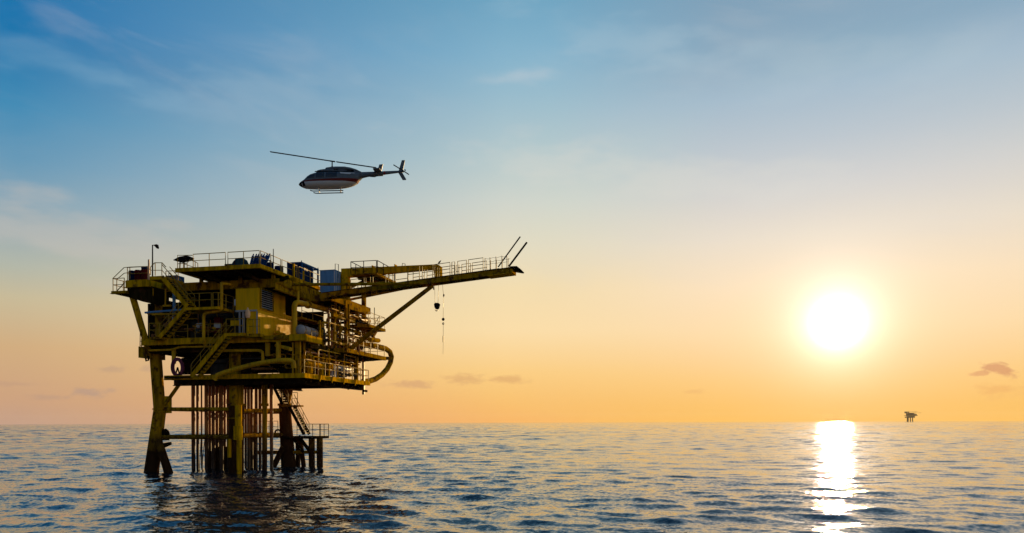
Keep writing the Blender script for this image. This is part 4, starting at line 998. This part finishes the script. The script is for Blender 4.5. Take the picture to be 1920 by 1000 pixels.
# pale blue cabin
cu1, cv0 = 5.4, 6.94; cu0 = F(600, 530, cv0)[0]; cz0 = 15.14; cz1 = F(615, 507.5, cv0)[2]; cv1 = S(646, 520, cu1)[1]
t = Thing('equipment_cabin', 'pale blue box cabin at the foot of the yellow crane', 'cabin', A((cu0 + cu1) / 2, (cv0 + cv1) / 2, cz0))
t.part('shell', M().box((cu0, cv0, cz0), (cu1, cv1, cz1)), LBLUE); t.part('roof', M().box((cu0 - .04, cv0 - .04, cz1 + .002), (cu1 + .04, cv1 + .04, cz1 + .06)), LBLUE)
m = M()
for i in range(5): y = cv0 + .25 + (cv1 - cv0 - .5) * i / 4; m.box((cu1 + .001, y - .03, cz0 + .1), (cu1 + .04, y + .03, cz1 - .05))
m.box((cu1 - .08, cv0 - .03, cz0), (cu1 + .03, cv0 - .001, cz1 - .002)); t.part('batten', m, WHITE)
t.part('ladder_rail', M().path([F(628.5, 508, 7), F(628.5, 495, 7), F(634.5, 496, 7), F(634.5, 508, 7)], .03, 6), DKST)

# ------------------------------------------------------------------ crane
CV = 8.3; cb0 = F(648, 513, CV); cb1 = F(822, 501, CV)
t = Thing('deck_crane', 'yellow box boom crane parked level behind the vent boom', 'crane', A(cb0[0], CV, 15.14))
ped = t.part('pedestal', M().tube((cb0[0], CV, 15.14), (cb0[0], CV, cb0[2] - .2), .42, n=18), YEL)
def tapered(p, q, w0, h0, w1, h1):
    m = M(); vs = []
    for c, w_, h_ in ((p, w0, h0), (q, w1, h1)):
        for sx, sz in ((-1, -1), (1, -1), (1, 1), (-1, 1)): vs.append(c + A(0, sx * w_ / 2, sz * h_ / 2))
    return m._add(vs, [(0, 1, 2, 3), (7, 6, 5, 4), (0, 4, 5, 1), (1, 5, 6, 2), (2, 6, 7, 3), (3, 7, 4, 0)])
bo = t.part('boom', tapered(cb0 - A(.3, 0, 0), cb1 - A(.25, 0, .0), .6, .80, .42, .42), YEL)
t.part('rib', M().box(F(742, 503, CV) - A(.03, .3, .36), F(742, 503, CV) + A(.03, .3, .30)).box(F(700, 503, CV) - A(.03, .32, .5), F(700, 503, CV) + A(.03, .32, .2)), YEL, bo)
th_ = t.part('boom_tip', M().prism([F(x, y, CV - .3) for x, y in ((811, 497.5), (817, 496.3), (822, 496.5), (825.5, 499), (826, 519), (815, 519), (812, 506))], A(0, .6, 0)), YEL)
t.part('sheave', M().tube(F(819, 503, CV - .34), F(819, 503, CV + .34), .16, n=14), YELD, th_)
t.part('boom_rail', M().path([F(754, 500, CV), F(754.5, 494, CV), F(759.5, 495, CV), F(759.5, 501, CV)], .03, 6).path([F(740, 501, CV), F(775, 499.5, CV)], .03, 6), DKST, bo)
t.part('cylinder', M().tube(cb0 + A(.2, 0, -1.4), cb0 + (cb1 - cb0) * .35 - A(0, 0, .3), .13, n=12), YELD)
fz_ = F(706, 511.5, 6.4)[2]; q0, q1 = F(657.5, 511, 6.4)[0], F(706, 511, 6.4)[0]; ve_ = S(740, 520, q1)[1]
pf = t.part('operator_platform', M().box((q0, 6.4, fz_ - .10), (q1, ve_, fz_)), YELD)
t.part('edge_beam', M().box((q1 + .002, 6.4, fz_ - .18), (q1 + .08, ve_, fz_ + .03)), YELD, pf)
t.part('floor_brace', M().beam((q0 + .3, 7.4, fz_ - .2), (q1 - .6, 7.4, fz_ - .45), .2, .3).beam((q1 - .6, 6.6, fz_ - .25), (q1 - .6, ve_ - .4, fz_ - .25), .2, .28), UNDER, pf)
t.part('support', M().tube((q1 - .8, 7.4, fz_ - .2), (q1 - .8, 7.4, 15.3), .09, n=10), YELD, pf)
t.part('railing', railing(M(), [(q1 - .02, 6.45, fz_), (q0, 6.45, fz_), (q0, ve_ - .1, fz_), (q1, ve_ - .1, fz_)], h=1.08, sp=1.15, r=.034), DKST, pf)
t.part('railing', railing(M(), [(q1 + .04, 6.5, fz_), (q1 + .04, ve_ - .12, fz_)], h=1.08, sp=1.5, r=.034), DKST, pf)
# hook block and ball hanging from the tip
bt = F(818, 575, CV)
t = Thing('hook_block', 'dark crane hook block hanging on two wires below the boom', 'hook block', bt)
hk = t.part('block', M().prism([F(x, y, CV - .16) for x, y in ((815.5, 568), (821.5, 568), (823.5, 570.5), (821.5, 578), (819.5, 579.5), (816.5, 579.5), (814.5, 576.5), (813.5, 570.5))], A(0, .32, 0)), BLK)
t.part('wire', M().tube(F(814.5, 512, CV), F(815.8, 569, CV), .018, n=6).tube(F(823, 512, CV), F(821.3, 569, CV), .018, n=6), WIRE)
t.part('wire_socket', M().tube(F(812.5, 537, CV - .1), F(813.3, 543.5, CV - .1), .055, n=8), DKST)
t.part('hook', M().path([F(818.2 + 1.9 * math.cos(a), 581.3 + 2.1 * math.sin(a), CV) for a in np.linspace(-1.6, 3.6, 12)], .04, 6), WIRE, hk)
bb = F(831, 599, CV)
t = Thing('overhaul_ball', 'small dark crane ball on a single thin wire right of the hook block', 'crane ball', bb)
t.part('wire', M().path([F(829.3, 514, CV), F(830.2, 541, CV), F(831.6, 553, CV), F(831.3, 570, CV), F(831, 596, CV)], .017, 6), WIRE)
t.part('ball', M().lathe(F(831, 602, CV), F(831, 596, CV), [(0, .03), (.1, .075), (.3, .12), (.5, .135), (.7, .12), (.9, .075), (1, .03)], 14), BLK)
t.part('hook', M().prism([F(x, y, CV) for x, y in ((831, 551), (833, 552), (833, 555), (832, 557), (830.5, 556))], A(0, .06, 0)).path([F(831 + 1.2 * math.cos(a), 607 + 2 * math.sin(a), CV) for a in np.linspace(-1.6, 4.2, 10)], .035, 6), DKST)
t.part('sling', M().tube(F(831, 609, CV), F(831, 630, CV), .016, n=5).tube(F(831, 630, CV), F(831, 642, CV), .05, n=6).tube(F(831, 642, CV), F(830.5, 664, CV), .012, n=5), WIRE)
# bird on the crane tip
bd = F(823.8, 496.4, CV)
t = Thing('bird', 'small dark seabird perched on the tip of the crane boom', 'bird', bd)
by = t.part('body', M().lathe(bd + A(-.16, 0, .06), bd + A(.10, 0, .30), [(0, .012), (.25, .03), (.45, .065), (.68, .075), (.85, .055), (.95, .05), (1, .03)], 12), BLK)
t.part('head', M().lathe(bd + A(.05, 0, .28), bd + A(.19, 0, .37), [(0, .03), (.2, .045), (.5, .042), (.65, .018), (1, .005)], 10), BLK)
t.part('leg', M().tube(bd + A(0, -.02, 0), bd + A(.02, -.02, .16), .01, n=5).tube(bd + A(0, .02, 0), bd + A(.02, .02, .16), .01, n=5), BLK)

# ------------------------------------------------------------------ helicopter
HYD = 66.0; KX = HYD / FPX
href = CAM + ray(625, 347) * HYD
def hz(X, Yz, dy=0.):
    """point from the helicopter's side drawing (X, Yz in drawing units), dy metres away from its centre plane"""
    px = 500 + X / 6.857; py = 270 + Yz / 6.857
    return CAM + ray(px, py) * HYD + A(0, dy, 0)
def hzp(X, Yz, dy):
    """the same drawing point taken at the depth of one skid"""
    return CAM + ray(500 + X / 6.857, 270 + Yz / 6.857) * (HYD + dy)
HB = paint('helicopter_blue_grey', (.13, .158, .185), .45, 0, .15, spec=.25)
HBK = paint('rotor_black', (.012, .014, .018), .4, 0, .2)
HRED = paint('helicopter_red', (.40, .02, .016), .35, 0, .1, spec=.4)
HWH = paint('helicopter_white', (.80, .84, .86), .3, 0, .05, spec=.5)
m_, tg, bgl = new_mat('helicopter_glass'); bgl.inputs['Base Color'].default_value = (.035, .045, .056, 1); bgl.inputs['Roughness'].default_value = .12; HGL = m_
HT = Thing('helicopter', 'dark blue-grey and white helicopter with a red stripe flying above the oil platform', 'helicopter', href, world=True)
def loft(secs, n=24, pw=2.5, mats_fn=None):
    """secs: (X, top, bottom, half width)"""
    m = M(); vs = []
    for X, tp, bt_, w_ in secs:
        for j in range(n):
            a = 2 * math.pi * j / n; cx, sx = math.cos(a), math.sin(a)
            ex = math.copysign(abs(cx) ** (2 / pw), cx); ez = math.copysign(abs(sx) ** (2 / pw), sx)
            vs.append(hz(X, (tp + bt_) / 2 - ez * (bt_ - tp) / 2, ex * w_))
    k = len(secs)
    for i in range(k - 1):
        for j in range(n): m.m.append(0); m.f.append((i * n + j, i * n + (j + 1) % n, (i + 1) * n + (j + 1) % n, (i + 1) * n + j))
    m.v = [tuple(p) for p in vs]; m.f += [tuple(range(n)), tuple((k - 1) * n + j for j in range(n - 1, -1, -1))]; m.m += [0, 0]
    return m
prof = [(470, 484, 563, .50), (500, 466, 571, .60), (540, 426, 575, .70), (580, 402, 577, .78), (630, 387, 578, .84), (690, 374, 578, .88), (760, 370, 577, .9), (850, 370, 575, .9), (930, 370, 571, .88), (1010, 370, 560, .84), (1070, 371, 548, .76), (1120, 373, 532, .66), (1165, 374, 507, .54), (1195, 374, 470, .42), (1225, 373, 442, .32), (1250, 372, 432, .27)]
def interp(X, c): 
    xs = [p[0] for p in prof]; return float(np.interp(X, xs, [p[c] for p in prof]))
fine_x = sorted(set([p[0] for p in prof] + list(np.linspace(470, 1250, 40))))
body = loft([(X, interp(X, 1), interp(X, 2), interp(X, 3)) for X in fine_x], 40)
# paint scheme: faces below the stripe white, on the stripe red
n = 40
def stripe(X): return 505 - (X - 510) * 24 / 680
newf = []
for fi, f in enumerate(body.f):
    if len(f) != 4: continue
    cx = np.mean([body.v[i] for i in f], axis=0); d_ = cx - CAM; 
    px = 960 + FPX * (d_ @ RV) / HYD; py = HY - FPX * (d_ @ UV) / HYD
    X_, Z_ = (px - 500) * 6.857, (py - 270) * 6.857
HBODY = HB.copy(); HBODY.name = 'helicopter_livery'
tt = NT(HBODY.node_tree); bs = [x for x in HBODY.node_tree.nodes if x.type == 'BSDF_PRINCIPLED'][0]
oc = tt.n('ShaderNodeTexCoord'); sp_ = tt.n('ShaderNodeSeparateXYZ'); tt.l(oc.outputs['Object'], sp_.inputs[0])
# stripe line in the helicopter's own coordinates
sL, sR = hz(510, 505) - href, hz(1190, 478) - href; slope_ = (sR[2] - sL[2]) / (sR[0] - sL[0])
hgt = tt.math('SUBTRACT', sp_.outputs[2], tt.math('ADD', tt.math('MULTIPLY', tt.math('SUBTRACT', sp_.outputs[0], float(sL[0])), float(slope_)), float(sL[2])))
old = bs.inputs['Base Color'].links[0].from_socket
thick = tt.math('ADD', tt.math('MULTIPLY', tt.math('SUBTRACT', sp_.outputs[0], float(sL[0])), .018), .05)
red = tt.math('LESS_THAN', tt.math('ABSOLUTE', tt.math('ADD', hgt, tt.math('MULTIPLY', thick, .6))), thick)
wh = tt.math('LESS_THAN', hgt, tt.math('MULTIPLY', thick, -1.6))
c1 = tt.mix(wh, old, (.78, .80, .81)); c1 = tt.mix(red, c1, (.17, .012, .010)); tt.l(c1, bs.inputs['Base Color'])
fu = HT.part('fuselage', body, HBODY)
HT.part('nose', loft([(414, 523, 529, .05), (425, 511, 541, .2), (445, 497, 553, .36), (469, 484.5, 562.5, .495)], 30), HBK)
HT.part('nose_panel', M().prism([hz(472, 520, -.555), hz(505, 512, -.63), hz(522, 560, -.60), hz(490, 566, -.45)], A(0, .04, 0)), HBK, fu)
cw = HT.part('engine_cowling', loft([(640, 372, 392, .2), (665, 352, 392, .42), (700, 345, 392, .5), (760, 338, 392, .54), (800, 334, 392, .55), (1000, 340, 392, .5), (1120, 352, 392, .4), (1200, 364, 392, .3), (1250, 370, 392, .2)], 24, 3), HB)
HT.part('transmission_fairing', loft([(757, 316, 328, .1), (775, 310, 338, .26), (830, 303, 345, .34), (890, 299, 348, .37), (1000, 299, 350, .37), (1080, 310, 354, .33), (1150, 330, 362, .26), (1215, 360, 372, .14)], 22, 2.6), HB, cw)
HT.part('air_intake', M().prism([hz(880, 345, -.52), hz(1130, 352, -.42), hz(1130, 368, -.42), hz(880, 360, -.54)], A(0, .06, 0)), HBK, cw)
HT.part('roof_line', M().prism([hz(650, 380, -.66), hz(1140, 376, -.58), hz(1140, 386, -.60), hz(640, 392, -.70)], A(0, .06, 0)), HBK, fu)
HT.part('white_streak', M().prism([hz(968, 405, -.885), hz(1150, 403, -.665), hz(1150, 412, -.68), hz(1110, 412, -.72), hz(1095, 424, -.75), hz(980, 422, -.885)], A(0, .03, 0)), HWH, fu)  # thin white streak along the upper cabin side
# windows follow the hull, just proud of it
def hull_y(X, Yz):
    tp, bt_, w_ = interp(X, 1), interp(X, 2), interp(X, 3); ez = min(.999, abs(((tp + bt_) / 2 - Yz) / ((bt_ - tp) / 2))); return w_ * (1 - ez ** 2.5) ** (1 / 2.5)
def window(x0, x1, y0f, y1f, side, name='side_window'):
    m = M(); nx, ny = 8, 6; vs = []
    for i in range(nx + 1):
        X = x0 + (x1 - x0) * i / nx
        for j in range(ny + 1):
            Yz = y0f(X) + (y1f(X) - y0f(X)) * j / ny; vs.append(hz(X, Yz, side * (hull_y(X, Yz) + .006)))
    k = len(vs)
    for i in range(nx + 1):
        X = x0 + (x1 - x0) * i / nx
        for j in range(ny + 1):
            Yz = y0f(X) + (y1f(X) - y0f(X)) * j / ny; vs.append(hz(X, Yz, side * (hull_y(X, Yz) - .02)))
    fs = []; W_ = ny + 1
    for i in range(nx):
        for j in range(ny):
            a = i * W_ + j; fs.append((a, a + 1, a + W_ + 1, a + W_)); fs.append((k + a, k + a + W_, k + a + W_ + 1, k + a + 1))
    for i in range(nx): a = i * W_; fs += [(a, a + W_, k + a + W_, k + a), (a + ny, k + a + ny, k + a + W_ + ny, a + W_ + ny)]
    for j in range(ny): fs.append((j, k + j, k + j + 1, j + 1)); a = nx * W_ + j; fs.append((a, a + 1, k + a + 1, k + a))
    m._add(vs, fs); HT.part(name, m, HGL, fu)
for side in (-1, 1):
    window(540, 645, lambda X: interp(X, 1) + 26, lambda X: 478, side); window(665, 770, lambda X: 398, lambda X: 474, side); window(790, 930, lambda X: 398, lambda X: 468, side)
    window(495, 528, lambda X: interp(X, 1) + 14, lambda X: 486, side, 'windshield')
tbm = HT.part('tail_boom', loft([(1180, 366, 462, .34), (1215, 365, 444, .29), (1300, 362, 425, .23), (1400, 359, 411, .19), (1550, 351, 392, .15), (1700, 345, 373, .12), (1765, 343, 366, .09)], 20, 2.2), HB)
HT.part('red_band', loft([(1508, 352.5, 398.5, .167), (1528, 351.5, 396, .163)], 20, 2.2), HRED, tbm)
HT.part('tail_skid', M().path([hz(1330, 419), hz(1390, 423), hz(1425, 408)], .05, 8), HBK, tbm)
HT.part('stabiliser', M().prism([hz(1392, 372, -1.0), hz(1476, 366, -1.0), hz(1476, 366, 1.0), hz(1392, 372, 1.0)], A(0, 0, .07)), HB, tbm)
HT.part('end_fin', M().prism([hz(1452, 276, -.2), hz(1502, 270, -.2), hz(1480, 358, -.2), hz(1428, 362, -.2)], A(0, .06, 0)), HB, tbm)
HT.part('fairing', M().prism([hz(1395, 336, -.14), hz(1432, 328, -.14), hz(1452, 330, -.14), hz(1478, 372, -.14), hz(1440, 388, -.14), hz(1395, 384, -.14)], A(0, .28, 0)), HB, tbm)
tf = HT.part('tail_fin', M().prism([hz(1738, 212, -.04), hz(1779, 211, -.04), hz(1752, 345, -.04), hz(1745, 372, -.04), hz(1796, 458, -.04), hz(1790, 464, -.04), hz(1748, 466, -.04), hz(1692, 372, -.04), hz(1700, 340, -.04)], A(0, .08, 0)), HB)
tr = HT.part('tail_rotor', M().tube(hz(1755, 352, -.35), hz(1755, 352, .05), .05, n=10).tube(hz(1785, 351, -.35), hz(1785, 351, -.2), .06, n=10), HBK)
for a, b in (((1738, 347), (1637, 284)), ((1760, 360), (1836, 410))): HT.part('blade', M().beam(hz(*a, -.3), hz(*b, -.3), .03, .085), HBK, tr)
mast = HT.part('rotor_mast', M().tube(hz(842, 310), hz(842, 222), .05, n=10).tube(hz(842, 306), hz(842, 285), .1, .06, n=12), HBK)
HT.part('rotor_hub', M().beam(hz(808, 219), hz(880, 229), .16, .07), HBK, mast)
for a, b in (((812, 219), (46, 102)), ((895, 231), (1410, 307))): HT.part('rotor_blade', M().beam(hz(*a), hz(*b), .22, .035, np.cross(hz(*b) - hz(*a), A(0, -1, .0))), HBK, mast)
HT.part('antenna', M().tube(hz(1008, 300), hz(1008, 286), .012, n=5), HBK, cw)
for dy, ys, x0, x1 in ((-.85, 603, 560, 985), (.85, 632, 603, 985)):
    HT.part('skid', M().path([hzp(x0, ys - 6, dy), hzp(x0 + 25, ys + 3, dy), hzp(x0 + 50, ys + 4, dy), hzp(x1, ys - 3, dy)], .045, 8, bend=.1), GREYD)
for X in (676, 952):
    HT.part('cross_tube', M().path([hzp(X, 603, -.85), hzp(X, 572, -.55), hz(X, 566, 0), hzp(X, 576, .55), hzp(X, 632, .85)], .04, 8, bend=.2), GREY)
HT.part('searchlight', M().lathe(hz(668, 572, -.3), hz(664, 594, -.3), [(0, .05), (.5, .09), (1, .1)], 10), GREY, fu)

# ------------------------------------------------------------------ far platform
FD = 5000.0; fr = CAM + ray(1707, 791.2) * FD; fr[2] = 0; fk = FD / FPX
def fp(px, py, dy=0.): return A((px - 1707) * fk + fr[0], fr[1] + dy, 4.0 + (790.0 - py) * fk)
FPM = paint('far_platform_paint', (.12, .06, .006), .6, .2, .3, scale=.2)
t = Thing('oil_platform', 'tiny distant oil platform on the horizon to the right of the setting sun', 'oil platform', fr, world=True)
for px in (1700.5, 1703.8, 1707.8, 1710):
    t.part('leg', M().tube(fp(px - .2 if px < 1705 else px + .2, 792, 6 if px in (1703.8, 1707.8) else -6), fp(px, 783, 6 if px in (1703.8, 1707.8) else -6), fk * .95, n=10), FPM)
def fbox(x0, y0, x1, y1, d): return M().box(fp(x0, y0, -d), fp(x1, y1, d))
dk = t.part('deck', fbox(1699, 784, 1713, 782, 11 * fk / 2.3), FPM); t.part('deck', fbox(1697, 780.6, 1719, 779.6, 12), FPM); t.part('deck', fbox(1697, 775.6, 1715.5, 774.8, 12), FPM)
t.part('equipment_room', fbox(1701, 781.9, 1714, 780.7, 9).box(fp(1700, 779.5, -8), fp(1713, 775.7, 8)).box(fp(1711, 779.5, -10), fp(1717.5, 777, 10)), FPM)
t.part('crane', M().box(fp(1696.5, 774.7, -4), fp(1701, 772.3, 4)).beam(fp(1700, 772.6), fp(1720, 772.8), fk * .5, fk * .45), FPM)
t.part('vent_boom', M().beam(fp(1714, 775.2), fp(1727, 774.6), fk * .5, fk * .4), FPM)
t.part('column', M().box(fp(1702, 774.7, -5), fp(1704, 772.7, 0)), FPM)

# ------------------------------------------------------------------ sea air
hm = bpy.data.materials.new('sea_haze'); hm.use_nodes = True; hm.node_tree.nodes.clear(); ht = NT(hm.node_tree)
ho = ht.n('ShaderNodeOutputMaterial'); hv = ht.n('ShaderNodeVolumePrincipled'); ht.l(hv.outputs[0], ho.inputs['Volume'])
hv.inputs['Color'].default_value = (.95, .93, .90, 1); hv.inputs['Density'].default_value = 1.8e-5; hv.inputs['Anisotropy'].default_value = .3
o = M().box((-7200, -7200, -3.0), (7200, 7200, 80)).build('haze', hm, smooth=False); tag(o, 'thin warm haze over the sea', 'haze', kind='stuff')
